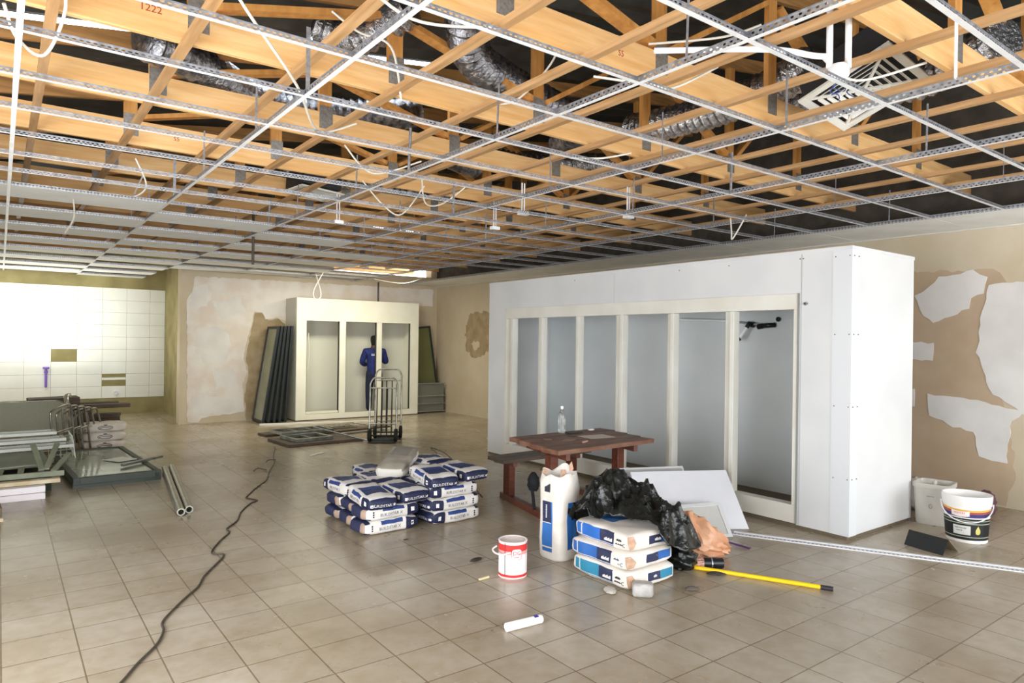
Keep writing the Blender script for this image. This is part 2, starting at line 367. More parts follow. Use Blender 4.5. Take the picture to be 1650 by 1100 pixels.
TILE = MB().bx(0, SX-.02, 0, .585, 0, .012).mesh('ceiling_board', TILEW)
def visible(x, y, z):
    d = Vector((x, y, z-1.6)); c = d.dot(fw)
    if c < .3: return False
    return abs(d.dot(rt)/c*FPX) < 900 and abs(d.dot(up)/c*FPX) < 620
for jj, y in enumerate(ROWS):
    j = jj-1
    for i in range(-1, 7):
        xa = GX0+SX*i
        if y > YP-.05 and i > 1: continue
        if y > YT-.1: continue
        if i == 6: continue
        if not (visible(xa+SX/2, y, ZC) or visible(xa+SX, y, ZC) or visible(xa, y, ZC)): continue
        if i >= 5 and y > 9.5: continue
        bay = ORD[i+2]
        if tile_first.get(i, 99) <= j and (j-tile_first[i]) % 2: continue
        if not (i == 1 and y > YP-.05 and False):
            grid_obj('cross_tee', CT, (xa+.006, y, ZC+.0005), 'perforated steel cross tee, %s bay from the left, %s row from the front' % (bay, ORD[jj+1]), 'ceiling cross tee', 'perforated cross tees of the ceiling grid')
        if tile_first.get(i, 99) <= j:
            grid_obj('ceiling_board', TILE, (xa+.013, y+.014, ZC+.003), 'white ceiling board laid in the grid, %s bay from the left, %s row from the front' % (bay, ORD[jj+1]), 'ceiling board', 'white boards laid in the ceiling grid')
# solid row of boards along the right wall
BRD = MB().bx(0, XW-TX_[6]-.03, 0, SX-.012, 0, .012).mesh('border_board', TILEW)
for k in range(11):
    y = .45+k*SX
    if y+SX > YP-.1: break
    grid_obj('ceiling_board', BRD, (TX_[6]+.013, y, ZC+.003), 'white border board along the right hand wall, %s from the front' % ORD[k+1], 'ceiling board', 'white border boards along the right wall')
struct(MB().bx(XW-.03, XW, 0, YP, ZC-.002, ZC+.03).bx(XW-.001, XW, 0, YP, ZC, ZC+.001).build('trim_1', TEEW, origin=(XW, 5, ZC)))
# ================================================================== TIMBER
def ztop(x): return 3.44+.15*x
zb0, zb1 = 3.196, 3.40
tr = thing('roof_truss', 'x', 'roof truss', (0, 0, 0), 0, 'timber roof trusses')
MB().bx(-1.5, XW, -.019, .019, zb0, zb1).build('bottom_chord', WOOD_X, tr, bevel=.003)
MB().bar((-1.5, 0, ztop(-1.5)+.05), (XW, 0, ztop(XW)+.05), .038, .12, m=0).build('top_chord', WOOD_T, tr)
posts = [-.35, .85, 2.05, 3.25, 4.45, 5.65, 6.85]
for k, x in enumerate(posts):
    zt_ = ztop(x)
    if zt_ > zb1+.05: MB().bx(x-.05, x+.05, -.019, .019, zb1-.002, zt_).build('web_post', WOOD_W, tr)
    if k < len(posts)-1 and x > .5:
        x2 = posts[k+1]
        if k % 2: MB().bar((x+.07, 0, zb1+.03), (x2-.07, 0, ztop(x2)-.05), .036, .09, (0, 1, 0)).build('web_diagonal', WOOD_W, tr)
        else: MB().bar((x+.07, 0, ztop(x)-.05), (x2-.07, 0, zb1+.03), .036, .09, (0, 1, 0)).build('web_diagonal', WOOD_W, tr)
    pl_ = MB().bx(x-.05, x+.06, -.022, -.019, zb1-.13, zb1+.05)
    pl_.build('nail_plate', PLATE, tr)
YTR = [1.65+1.2*i for i in range(12)]
for i, y in enumerate(YTR):
    lab = 'timber roof truss crossing above the ceiling grid, %s from the front' % ORD[i+1]
    if i == 0: tr.location = (0, y, 0); tr['label'] = lab
    else: dup(tr, (0, y, 0), 0, lab)
bat = MB().bx(-.024, .024, .3, YP-.03, 3.158, 3.196).mesh('batten', WOOD_Y)
for i in range(14):
    x = .187+.6*(i-1)
    grid_obj('ceiling_batten', bat, (x, 0, 0), 'long thin timber batten running into the distance under the trusses, %s from the left' % ORD[i+1], 'timber batten', 'timber ceiling battens')
# red and dark grading stamps on the timber
STAMP = mat('red_timber_stamp', '#a8402c', .8)
trs = [o for o in COL.objects if o.name.startswith('roof_truss')]
text('1222', .055, STAMP, trs[2], (.62, -.0195, 3.33), (PI/2, 0, 0))
text('S5', .05, STAMP, trs[4], (1.2, -.0195, 3.30), (PI/2, 0, 0))
text('S5', .05, STAMP, trs[1], (2.9, -.0195, 3.30), (PI/2, 0, 0))
# ================================================================== HANGERS
def hanger(x, y, w, kind, lab, zt=3.18, m=None):
    b = MB()
    if kind == 'strap': b.bx(x-w/2, x+w/2, y-.001, y+.001, ZC+.03, zt)
    else: b.cyl((x, y, ZC+.03), (x+.01, y, zt), w/2, 6)
    tag(b.build('grid_hanger', m or GALV), lab, 'hanger', 'hangers of the ceiling grid')
hanger(3.593, 1.326, .035, 'strap', 'wide white metal strap hanging the grid runner beside the round pipe drop', 3.17, PIPEW)
hn = 0
rh = random.Random(5)
for i in range(0, 7):
    for j in range(0, 18, 2):
        y = 2.05+.592*j+rh.uniform(-.2, .2)
        x = TX_[i]
        if y > 12 or (x > 5.5 and y > 5) or not visible(x, y, ZC+.1): continue
        hn += 1
        hanger(x, y, .012 if (i+j) % 3 else .022, 'strap' if (i+j) % 2 else 'rod', 'thin steel hanger on the %s grid runner from the left, %s along it' % (ORD[i+1], ORD[j//2+1]))
# ================================================================== LARGE COLD ROOM
TILEB = mat('dark_floor_edge', '#6b604e', .9)  # plain dark brown for the thin strip under the panels
cr = thing('cold_room', 'large white walk-in cold room of insulated panels with six doorless openings', 'cold room', (5.606, 5.4, 0))
CX0, CX1, CY0, CY1, CH = 5.606, 6.75, 2.815, 8.01, 2.43
wy0, wy1, wz0, wz1 = 3.28, 7.62, .04, 2.06
MB().wall('x', CX0, .08, 2.975, CY1, .03, CH, [(wy0, wy1, 0, wz1)]).build('front_panel', WHITEP, cr)
MB().bx(CX0+.115, CX1, CY0, CY0+.08, .03, CH).build('side_panel', WHITEP, cr, bevel=.004)
b = MB(); b.bx(CX0-.004, CX0, 2.815, 2.975, .03, CH-.02); b.bx(CX0-.004, CX0+.118, 2.811, 2.815, .03, CH-.02); b.bx(CX0, CX0+.08, 2.82, 2.975, .03, CH-.02)
b.build('corner_trim', mat('white_folded_metal', '#dfe1e4', .35, .1), cr)
b = MB(); b.bx(CX0-.006, CX0+.1, CY0-.006, CY1, CH-.028, CH+.003); b.bx(CX0+.1, CX1, CY0-.006, CY0+.1, CH-.028, CH+.003); b.build('top_trim', WHITEP, cr)
MB().bx(CX0+.082, CX1-.082, CY0+.082, CY1-.082, CH-.08, CH-.03).build('roof_panel', WHITEP, cr)
MB().bx(CX1-.08, CX1, CY0+.08, CY1-.08, .03, CH-.08).build('rear_panel', INNER, cr)
MB().bx(CX0+.08, CX1, CY1-.08, CY1, .03, CH).build('end_panel', WHITEP, cr)
MB().bx(CX0+.01, CX1-.01, CY0+.02, CY1-.01, 0, .03).build('base_strip', TILEB, cr)
b = MB()
for y in (2.97, 3.255, 5.53): b.bx(CX0-.0012, CX0+.001, y-.002, y+.002, .03 if y < 3.2 else wz1, CH-.03)
b.bx(CX0-.0012, CX0, 3.25, 3.26, .03, CH-.03)
b.build('panel_joint', mat('panel_joint_grey', '#bcbcbc', .6), cr)
fr = MB(); fr.bx(CX0-.012, CX0+.1, wy0, wy1, 1.92, wz1); fr.bx(CX0-.012, CX0+.1, wy0, wy0+.04, .2, 1.92); fr.bx(CX0-.012, CX0+.1, wy1-.05, wy1, .2, 1.92); fr.bx(CX0-.012, CX0+.1, wy0, wy1, .04, .2)
fr.build('door_frame', WHITET, cr, bevel=.003)
MB().bx(CX0-.02, CX0-.006, wy0-.012, wy0, .04, wz1).build('frame_edge', mat('grey_edge_strip', '#8d8d88', .5), cr)
for y0, y1 in ((7.437, 7.575), (6.811, 6.952), (6.115, 6.227), (5.386, 5.541), (4.662, 4.786), (3.935, 4.068)):
    b = MB().bx(CX0+.05, CX0+.085, y0, y1, .2, 1.92); b.bx(CX0-.004, CX0+.05, y0, y0+.045, .2, 1.92); b.build('mullion', WHITET, cr, bevel=.003)
b = MB()
for z in (.5, 1.1, 1.7, 2.35):
    for y, x in ((2.95, CX0-.006), (2.83, CX0-.006)): b.cyl((x, y, z), (x+.006, y, z), .005, 8)
    for x in (CX0+.03, CX0+.105): b.cyl((x, 2.806, z), (x, 2.812, z), .005, 8)
for y in (3.27, 3.24, 4.6, 6.2, 4.0): b.cyl((CX0-.006, y, 2.36), (CX0, y, 2.36), .005, 8)
b.build('rivet', mat('dark_screw', '#5d5a55', .5, .5), cr)
b = MB().cyl((CX0-.03, 3.205, 1.965), (CX0, 3.205, 1.965), .008, 10).cyl((CX0-.03, 3.205, 1.965), (CX0-.024, 3.205, 1.965), .016, 10); b.build('bolt', GALV, cr)
dp = MB(); X6 = 6.6
dp.cyl((X6, 5.4, 1.90), (X6, 4.72, 1.87), .012, 10); dp.cyl((X6, 4.72, 1.87), (X6, 4.25, 1.815), .012, 10, 1)
pipe_ = dp.build('drain_pipe', [PIPEW, mat('grey_pipe', '#8a8b88', .4)], cr, smooth=.6)
b = MB()
b.tube(smoothpath([(X6, 4.28, 1.81), (X6, 4.2, 1.815), (X6+.05, 4.16, 1.82)]), .026, 12); b.cyl((X6, 4.33, 1.80), (X6, 4.27, 1.81), .03, 12)
b.cyl((X6, 4.45, 1.835), (X6, 4.38, 1.82), .03, 12); b.tube(smoothpath([(X6, 4.40, 1.83), (X6-.03, 4.42, 1.83), (X6-.05, 4.44, 1.79)]), .024, 12); b.cyl((X6-.1, 4.49, 1.68), (X6-.12, 4.52, 1.655), .03, 12); b.lathe([(.0, 0), (.026, 0), (.026, .02), (0, .02)], (X6+.04, 4.12, 1.88), 12, 0, Euler((0, PI/2, 0)).to_matrix())
b.build('pipe_elbow', BLACKM, pipe_, local=False, smooth=.6)
MB().cyl((X6-.05, 4.44, 1.79), (X6-.1, 4.49, 1.68), .02, 12).build('pipe_section', PIPEW, pipe_, smooth=.6)
for o in (x for x in pipe_.children): o.matrix_parent_inverse = Matrix(); 
for o in pipe_.children:
    for v in o.data.vertices: v.co -= Vector(cr.location)
# ================================================================== SMALL COLD ROOM at the back
c2 = thing('cold_room', 'smaller white cold room with three openings standing against the far back wall', 'cold room', (5.94, 13.07, 0))
A0, A1, H2, Y2, YB = 4.603, 7.28, 2.405, 13.07, 13.70
CREAMP = mat('cream_white_panel', '#ebe9dc', .4, 0, '#e2dfcf', 2)
MB().wall('y', Y2, .07, A0, A1, .02, H2, [(4.80, 7.09, .13, 1.965)]).build('front_panel', CREAMP, c2)
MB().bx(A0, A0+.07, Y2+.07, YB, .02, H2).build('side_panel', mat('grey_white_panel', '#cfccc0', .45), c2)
MB().bx(A1-.07, A1, Y2+.07, YB, .02, H2).build('end_panel', CREAMP, c2)
MB().bx(A0+.072, A1-.072, Y2+.072, YB-.052, H2-.06, H2-.005).build('roof_panel', CREAMP, c2)
MB().bx(A0+.07, A1-.07, YB-.05, YB, .02, H2-.06).build('rear_panel', mat('cream_inner_panel', '#d6d5c8', .4), c2)
MB().bx(A0+.01, A1-.01, Y2+.01, YB, 0, .02).build('base_strip', TILEB, c2)
for xa, xb in ((5.484, 5.617), (6.301, 6.415)):
    b = MB().bx(xa, xb, Y2+.004, Y2+.07, .13, 1.965); b.build('mullion', CREAMP, c2, bevel=.003)
b = MB().bx(4.80, 7.09, Y2+.02, Y2+.10, .06, .13); b.bx(4.81, 5.47, Y2+.015, Y2+.09, .135, .175).build('sill', CREAMP, c2)
b = MB()
for xa, xb in ((4.80, 5.484), (5.617, 6.301), (6.415, 7.09)):
    for x in (xa+.008, xb-.008): b.bx(x-.008, x+.008, Y2+.03, Y2+.068, .13, 1.965)
b.build('door_seal', mat('dark_gasket', '#3b3b36', .6), c2)
b = MB().tube(smoothpath([(4.86, Y2+.05, 1.72), (4.84, Y2-.012, 1.6), (4.86, Y2-.012, 1.35), (4.83, Y2-.012, 1.0)]), .005, 6)
b.build('loose_cord', CABLE, c2)
MB().cyl((6.425, 13.3, 2.40), (6.425, 13.3, 2.83), .018, 10).build('x', BLACKM).name = 'black_rod'
o = [x for x in COL.objects if x.name.startswith('black_rod')][0]; tag(o, 'black rod dropping from the ceiling onto the small cold room roof', 'rod')
# dark framed glass doors leaning by the small cold room
GREENG = mat('greenish_glass_sheet', '#9aa392', .12, 0, '#87907e', 1, trans=.25, spec=.6)
DFRAME = mat('dark_green_black_frame', '#23282a', .35)
def glass_door(w, h, th=.05, fw_=.045, par_label='', nm='glass_door', loc=(0, 0, 0), rot=(0, 0, 0), fm=None, gm=None, group=None):
    t = thing(nm, par_label, 'glass door', loc, 0, group, rot)
    b = MB(); b.bx(0, fw_, 0, th, 0, h); b.bx(w-fw_, w, 0, th, 0, h); b.bx(fw_, w-fw_, 0, th, 0, fw_); b.bx(fw_, w-fw_, 0, th, h-fw_, h)
    b.build('frame', fm or DFRAME, t, local=True, bevel=.004)
    MB().bx(fw_, w-fw_, th*.3, th*.6, fw_, h-fw_).build('glass_pane', gm or GREENG, t, local=True); return t
names = ['outermost, showing its pale glass', 'second from the outside', 'third from the outside', 'fourth from the outside', 'nearest to the cold room']
PALEG = mat('pale_dusty_glass', '#b4b8a4', .18, 0, '#9aa08c', 1.5)
for k in range(5):
    t = glass_door(.62, 1.84, .045, .045, 'dark framed glass door leaning on the small cold room, %s' % names[k], 'glass_door', (3.98+.105*k, 12.98, .012), gm=PALEG if k == 0 else GREENG, group='dark framed glass doors leaning in a row')
    t.rotation_euler = (Matrix.Rotation(.150-.022*k, 4, 'Y') @ Matrix.Rotation(PI/2, 4, 'Z')).to_euler()
t = glass_door(.62, 1.88, .05, .045, 'black framed glass door leaning in the back corner right of the small cold room', 'glass_door', (7.42, 13.36, .02), (-.12, 0, 0), gm=mat('olive_glass', '#6d7048', .15, 0, '#5c603c', 1))
t.rotation_euler = (Matrix.Rotation(-.1, 4, 'X') @ Matrix.Rotation(-.1, 4, 'Y')).to_euler()
t = thing('ribbed_sheet', 'grey ribbed metal sheet standing before the glass door in the corner', 'metal sheet', (7.36, 13.2, 0))
MB().bx(7.36, 8.03, 13.22, 13.235, .03, .66).build('sheet', mat('grey_sheet', '#787a70', .5, .3), t)
b = MB()
for z in (.03, .2, .37, .645): b.bx(7.35, 8.05, 13.19, 13.22, z, z+.02)
b.build('rail', GALV, t)
# ================================================================== PERSON
def skin_obj(name, nodes, edges, material, parent=None, sub=2, root=0):
    me = bpy.data.meshes.new(name); me.from_pydata([n[:3] for n in nodes], edges, [])
    o = bpy.data.objects.new(name, me); COL.objects.link(o)
    md = o.modifiers.new('s', 'SKIN'); md.use_smooth_shade = True
    sv = me.skin_vertices[0].data
    for i, n in enumerate(nodes):
        r = n[3]; sv[i].radius = r if isinstance(r, tuple) else (r, r); sv[i].use_root = (i == root)
    s = o.modifiers.new('sub', 'SUBSURF'); s.levels = sub; s.render_levels = sub
    dg = bpy.context.evaluated_depsgraph_get(); m2 = bpy.data.meshes.new_from_object(o.evaluated_get(dg))
    bpy.data.objects.remove(o); m2.materials.clear(); m2.materials.append(material); m2.name = name
    m2.polygons.foreach_set('use_smooth', [True]*len(m2.polygons))
    o = bpy.data.objects.new(name, m2); COL.objects.link(o)
    if parent: o.parent = parent
    return o
pt = thing('person', 'person in dark blue overalls seen from behind, working inside the small cold room', 'person', (6.34, 13.27, .02), -.25)
SKINM = mat('dark_skin', '#5a3c2c', .5, 0, '#4c3224', 8)
OVER = mat('navy_overall_cloth', '#1f2b70', .8, 0, '#182258', 14, bump=.2, bscale=18)
TROU = mat('dark_navy_trousers', '#1f2742', .85, 0, '#171d33', 14)
N_ = [(0, 0, .86, (.13, .10)), (0, 0, 1.02, (.12, .09)), (0, 0, 1.2, (.14, .1)), (0, 0, 1.33, (.13, .09)), (0, .005, 1.42, (.06, .055)), (0, .02, 1.50, (.065, .075)), (0, .03, 1.58, (.075, .09)), (0, .03, 1.65, (.05, .06)),
      (.09, 0, .80, .085), (.10, .01, .44, .058), (.10, -.01, .09, .04), (.10, .09, .035, .032), (-.09, 0, .80, .085), (-.10, .01, .44, .058), (-.10, -.01, .09, .04), (-.10, .09, .035, .032),
      (.18, 0, 1.34, .06), (.25, .02, 1.10, .045), (.21, .2, 1.17, .034), (.19, .25, 1.20, .026), (-.18, 0, 1.34, .06), (-.25, .03, 1.10, .045), (-.13, .2, 1.05, .034), (-.10, .25, 1.05, .026)]
E_ = [(0, 1), (1, 2), (2, 3), (3, 4), (4, 5), (5, 6), (6, 7), (0, 8), (8, 9), (9, 10), (10, 11), (0, 12), (12, 13), (13, 14), (14, 15), (3, 16), (16, 17), (17, 18), (18, 19), (3, 20), (20, 21), (21, 22), (22, 23)]
def fingers(wrist, dirv, base):
    w = Vector(wrist); d = Vector(dirv).normalized(); sdv = d.cross(Vector((0, 0, 1))).normalized()
    k = len(N_); p = w+d*.05; N_.append((*p, (.03, .016))); E_.append((base, k))
    for i, (ln, off) in enumerate(((.062, -.026), (.072, -.009), (.068, .009), (.052, .025))):
        a = p+d*.03+sdv*off; c = a+d*ln*.5+Vector((0, 0, -.006)); e = a+d*ln*.9+Vector((0, 0, -.022))
        n = len(N_); N_.extend([(*a, .009), (*c, .0085), (*e, .007)]); E_.extend([(k, n), (n, n+1), (n+1, n+2)])
    n = len(N_); a = w+d*.03-sdv*.035; e = a+d*.035-sdv*.015; N_.extend([(*a, .011), (*e, .008)]); E_.extend([(k, n), (n, n+1)])
fingers((.19, .25, 1.20), (0, 1, .2), 19); fingers((-.10, .25, 1.05), (.2, 1, .1), 23)
n = len(N_); N_ += [(0, .125, 1.575, .014), (.078, .02, 1.575, (.012, .02)), (-.078, .02, 1.575, (.012, .02))]; E_ += [(6, n), (6, n+1), (6, n+2)]
skin_obj('body', N_, E_, SKINM, pt)
skin_obj('jacket', [(0, 0, .74, (.17, .13)), (0, 0, 1.0, (.16, .12)), (0, 0, 1.2, (.18, .125)), (0, 0, 1.34, (.16, .105)), (0, .005, 1.41, (.085, .075)), (.185, 0, 1.34, .08), (.26, .02, 1.10, .065), (.215, .19, 1.16, .05), (-.185, 0, 1.34, .08), (-.26, .03, 1.10, .065), (-.14, .19, 1.05, .05)],
         [(0, 1), (1, 2), (2, 3), (3, 4), (3, 5), (5, 6), (6, 7), (3, 8), (8, 9), (9, 10)], OVER, pt)
skin_obj('trousers', [(0, 0, 1.06, (.15, .11)), (0, 0, .88, (.15, .112)), (.095, 0, .78, .10), (.105, .012, .44, .078), (.105, -.005, .10, .062), (-.095, 0, .78, .10), (-.105, .012, .44, .078), (-.105, -.005, .10, .062)], [(0, 1), (1, 2), (2, 3), (3, 4), (1, 5), (5, 6), (6, 7)], TROU, pt)
for sx in (-.1, .1): skin_obj('boot', [(sx, -.03, .05, (.05, .05)), (sx, .05, .045, (.048, .042)), (sx, .13, .035, (.04, .03)), (sx, -.02, .13, .045)], [(0, 1), (1, 2), (0, 3)], BLACKM, pt)
skin_obj('hair', [(0, -.03, 1.46, (.075, .06)), (0, -.015, 1.51, (.075, .06)), (0, -.01, 1.57, (.09, .085)), (0, .01, 1.63, (.095, .105)), (0, .02, 1.68, (.06, .07))], [(0, 1), (1, 2), (2, 3), (3, 4)], mat('black_hair', '#0f0d0c', .8), pt)
for sx in (-.028, .028): MB().lathe([(0, -.009), (.007, -.006), (.009, 0), (.007, .006), (0, .009)], (sx, .112, 1.595), 10).build('eye', mat('eye_white', '#d8d4cc', .3), pt, local=True)
MB().box((0, .118, 1.535), (.045, .01, .008)).build('mouth', mat('lips', '#6a3c36', .6), pt, local=True, bevel=.003)
JP = mat('white_jacket_print', '#c9cede', .7)
b = MB(); b.bx(-.09, .06, -.128, -.124, 1.275, 1.288); b.bx(-.085, .05, -.128, -.124, 1.25, 1.262); b.build('back_print', JP, pt, local=True)
# ================================================================== HAND TRUCKS
CHROME = mat('dull_chrome_tube', '#a8a69c', .3, .85, '#7d7b70', 10)
RUBBER = mat('black_rubber', '#1c1d1c', .7)
RUSTY = mat('dark_oiled_steel', '#3a3a34', .5, .6, '#24241f', 14)
def hand_truck(loc, rz, h, label):
    t = thing('hand_truck', label, 'hand truck', loc, rz, 'steel hand trucks'); w = .21
    fr = MB(); lean = .12
    def q(x, z): return (x, lean*z/h+.02, z)
    fr.tube(smoothpath([q(-w, .12), q(-w, h*.8), q(-w, h-.10), q(-w+.04, h-.02), q(-w+.1, h), q(w-.1, h), q(w-.04, h-.02), q(w, h-.10), q(w, h*.8), q(w, .12)], 5), .014, 8)
    fr.build('frame', CHROME, t, local=True, smooth=.9)
    b = MB()
    for z in (.28, h*.84): b.cyl(q(-w, z), q(w, z), .011, 8)
    b.build('crossbar', CHROME, t, local=True, smooth=.9)
    for x in (-.10, -.03, .06, .13): MB().cyl(q(x, .1), q(x, h*.84), .009, 8).build('upright_bar', RUSTY, t, local=True, smooth=.9)
    MB().cyl((-w-.03, .06, .095), (w+.03, .06, .095), .012, 10).build('axle', RUSTY, t, local=True)
    for x in (-w+.005, w-.005):
        wl = MB().lathe([(.05, -.03), (.095, -.026), (.105, 0), (.095, .026), (.05, .03)], (x, .02, .107), 24, 0, Euler((0, PI/2, 0)).to_matrix()); wo = wl.build('wheel', RUBBER, t, local=True, smooth=.6)
        MB().lathe([(.012, -.034), (.052, -.02), (.052, .02), (.012, .034)], (x, .02, .107), 16, 0, Euler((0, PI/2, 0)).to_matrix()).build('hub', CHROME, wo, local=True)
    MB().bx(-w, w, -.16, .04, .012, .02).bx(-w, w, .03, .038, .012, .05).build('toe_plate', RUSTY, t, local=True, bevel=.002)
    MB().bar((-w, .03, .12), (-w, .12, .34), .012, .02).bar((w, .03, .12), (w, .12, .34), .012, .02).build('brace', RUSTY, t, local=True); return t
hand_truck((4.83, 9.78, 0), -.55, 1.0, 'front steel hand truck with rounded loop handle before the small cold room')
hand_truck((5.08, 10.1, 0), -.5, 1.12, 'rear steel hand truck, taller handle showing behind the front one')
# ================================================================== SCRAP PILE before the small cold room
DKWOOD = mat('dark_stained_board', '#5a4a3c', .7, 0, '#43362b', 5, (1, 8, 8))
GREYM = mat('grey_metal_profile', '#8f9189', .4, .6, '#6c6e66', 8)
def slab(name, label, cat, c, d, rz, m, tilt=(0, 0), bevel=.003, group=None):
    o = MB().box((0, 0, d[2]/2), d).build(name, m, origin=(0, 0, 0), bevel=bevel); o.location = c; o.rotation_euler = (tilt[0], tilt[1], rz); return tag(o, label, cat, group)
slab('door_leaf', 'dark brown door leaf lying lowest on the floor in front of the small cold room', 'door leaf', (4.0, 10.42, 0), (1.22, .82, .045), .07, DKWOOD)
slab('board', 'dark plank lying across the far end of the dark brown door leaf', 'board', (4.85, 11.0, .046), (1.5, .22, .03), .2, DKWOOD)
slab('board', 'thin brown plank lying behind the dark door leaf', 'board', (4.3, 11.5, 0), (1.7, .3, .04), .12, DKWOOD)
def open_frame(name, label, cat, c, w, d, th, hh, rz, m, bars=0, group=None, tilt=(0, 0)):
    b = MB(); b.bx(-w/2, w/2, -d/2, -d/2+th, 0, hh); b.bx(-w/2, w/2, d/2-th, d/2, 0, hh); b.bx(-w/2, -w/2+th, -d/2+th, d/2-th, 0, hh); b.bx(w/2-th, w/2, -d/2+th, d/2-th, 0, hh)
    for k in range(bars): x = -w/2+(k+1)*w/(bars+1); b.bx(x-th/3, x+th/3, -d/2, d/2, hh*.2, hh*.8)
    o = b.build(name, m, origin=(0, 0, 0), bevel=.002); o.location = c; o.rotation_euler = (tilt[0], tilt[1], rz); return tag(o, label, cat, group)
open_frame('shelf_rack', 'grey metal shelf rack lying on top of the dark brown door leaf', 'shelf rack', (3.85, 10.42, .047), .62, .55, .05, .05, .12, GREYM, 1)
open_frame('shelf_rack', 'larger grey metal shelf rack lying behind the one on the door leaf', 'shelf rack', (4.0, 11.05, .08), .9, .5, .04, .04, .1, GREYM, 2)
b = MB()
for k in range(12): b.cyl((-.55+.1*k, -.28, 0), (-.55+.1*k, .28, 0), .004, 5)
for y in (-.28, -.1, .1, .28): b.cyl((-.6, y, .004), (.6, y, .004), .005, 5)
o = b.build('wire_rack', CHROME, origin=(0, 0, 0)); o.location = (4.75, 11.55, .06); o.rotation_euler = (0, 0, .15); tag(o, 'flat wire rack lying behind the hand trucks', 'wire rack')
b = MB().cyl((4.2, 11.05, .14), (4.62, 9.86, .03), .012, 8); tag(b.build('metal_bar', GALV, smooth=.9), 'thin shiny bar sloping from the metal frames to the hand truck', 'metal bar')
slab('profile_strip', 'long white flat profile lying on the floor before the leaning glass doors', 'profile strip', (4.95, 12.5, 0), (2.3, .07, .035), -.27, WHITET)
slab('profile_strip', 'short pale strip lying on the floor between cable and scrap pile', 'profile strip', (3.55, 9.2, 0), (.28, .04, .012), .55, WHITET)
b = MB().cyl((2.46, 8.55, 2.5), (2.46, 8.55, 3.15), .016, 10); tag(b.build('ceiling_rod', mat('dark_brown_rod', '#4a4038', .5)), 'dark rod hanging down through the ceiling grid above the scrap pile', 'rod')
# ================================================================== PRINTED PAPER SACKS
def printed(name, base, rects, var=None, rough=.65, bump=.25, bscale=14):
    """base colour plus rectangles on faces: (axis, sign or 0, a0, a1, b0, b1, colour) in object metres; axis z -> (x, y), x -> (y, z), y -> (x, z)"""
    m = bpy.data.materials.new(name); m.use_nodes = True; nt = m.node_tree; N, L = nt.nodes, nt.links; b = N['Principled BSDF']; b.inputs['Roughness'].default_value = rough
    tc = N.new('ShaderNodeTexCoord'); so = N.new('ShaderNodeSeparateXYZ'); L.new(tc.outputs['Object'], so.inputs[0]); sn = N.new('ShaderNodeSeparateXYZ'); L.new(tc.outputs['Normal'], sn.inputs[0])
    nz = N.new('ShaderNodeTexNoise'); nz.inputs['Scale'].default_value = 7; nz.inputs['Detail'].default_value = 5; L.new(tc.outputs['Object'], nz.inputs[0])
    r = ramp_node(nt, [(.35, base), (.68, var or base)], False); L.new(nz.outputs[0], r.inputs[0]); src = r.outputs[0]
    def mth(op, a, bb):
        n = N.new('ShaderNodeMath'); n.operation = op
        for i, x in enumerate((a, bb)):
            if isinstance(x, (int, float)): n.inputs[i].default_value = x
            else: L.new(x, n.inputs[i])
        return n.outputs[0]
    ax = {'x': (0, 1, 2), 'y': (1, 0, 2), 'z': (2, 0, 1)}
    for a, sg, a0, a1, b0, b1, col in rects:
        i, p, q = ax[a]; nn = sn.outputs[i]
        if sg == 0: nn = mth('ABSOLUTE', nn, 0)
        elif sg < 0: nn = mth('MULTIPLY', nn, -1)
        k = mth('GREATER_THAN', nn, .6) if a != '' else None
        for v, op, lim in ((p, 'GREATER_THAN', a0), (p, 'LESS_THAN', a1), (q, 'GREATER_THAN', b0), (q, 'LESS_THAN', b1)):
            if abs(lim) < 9: k = mth('MULTIPLY', k, mth(op, so.outputs[v], lim))
        x = N.new('ShaderNodeMix'); x.data_type = 'RGBA'; L.new(k, x.inputs[0]); L.new(src, x.inputs[6]); x.inputs[7].default_value = lin(col); src = x.outputs[2]
    L.new(src, b.inputs['Base Color'])
    n2 = N.new('ShaderNodeTexNoise'); n2.inputs['Scale'].default_value = bscale; n2.inputs['Detail'].default_value = 4; L.new(tc.outputs['Object'], n2.inputs[0])
    bp = N.new('ShaderNodeBump'); bp.inputs['Strength'].default_value = bump; bp.inputs['Distance'].default_value = .02; L.new(n2.outputs[0], bp.inputs['Height']); L.new(bp.outputs[0], b.inputs['Normal'])
    MC[name] = m; return m
from mathutils import noise
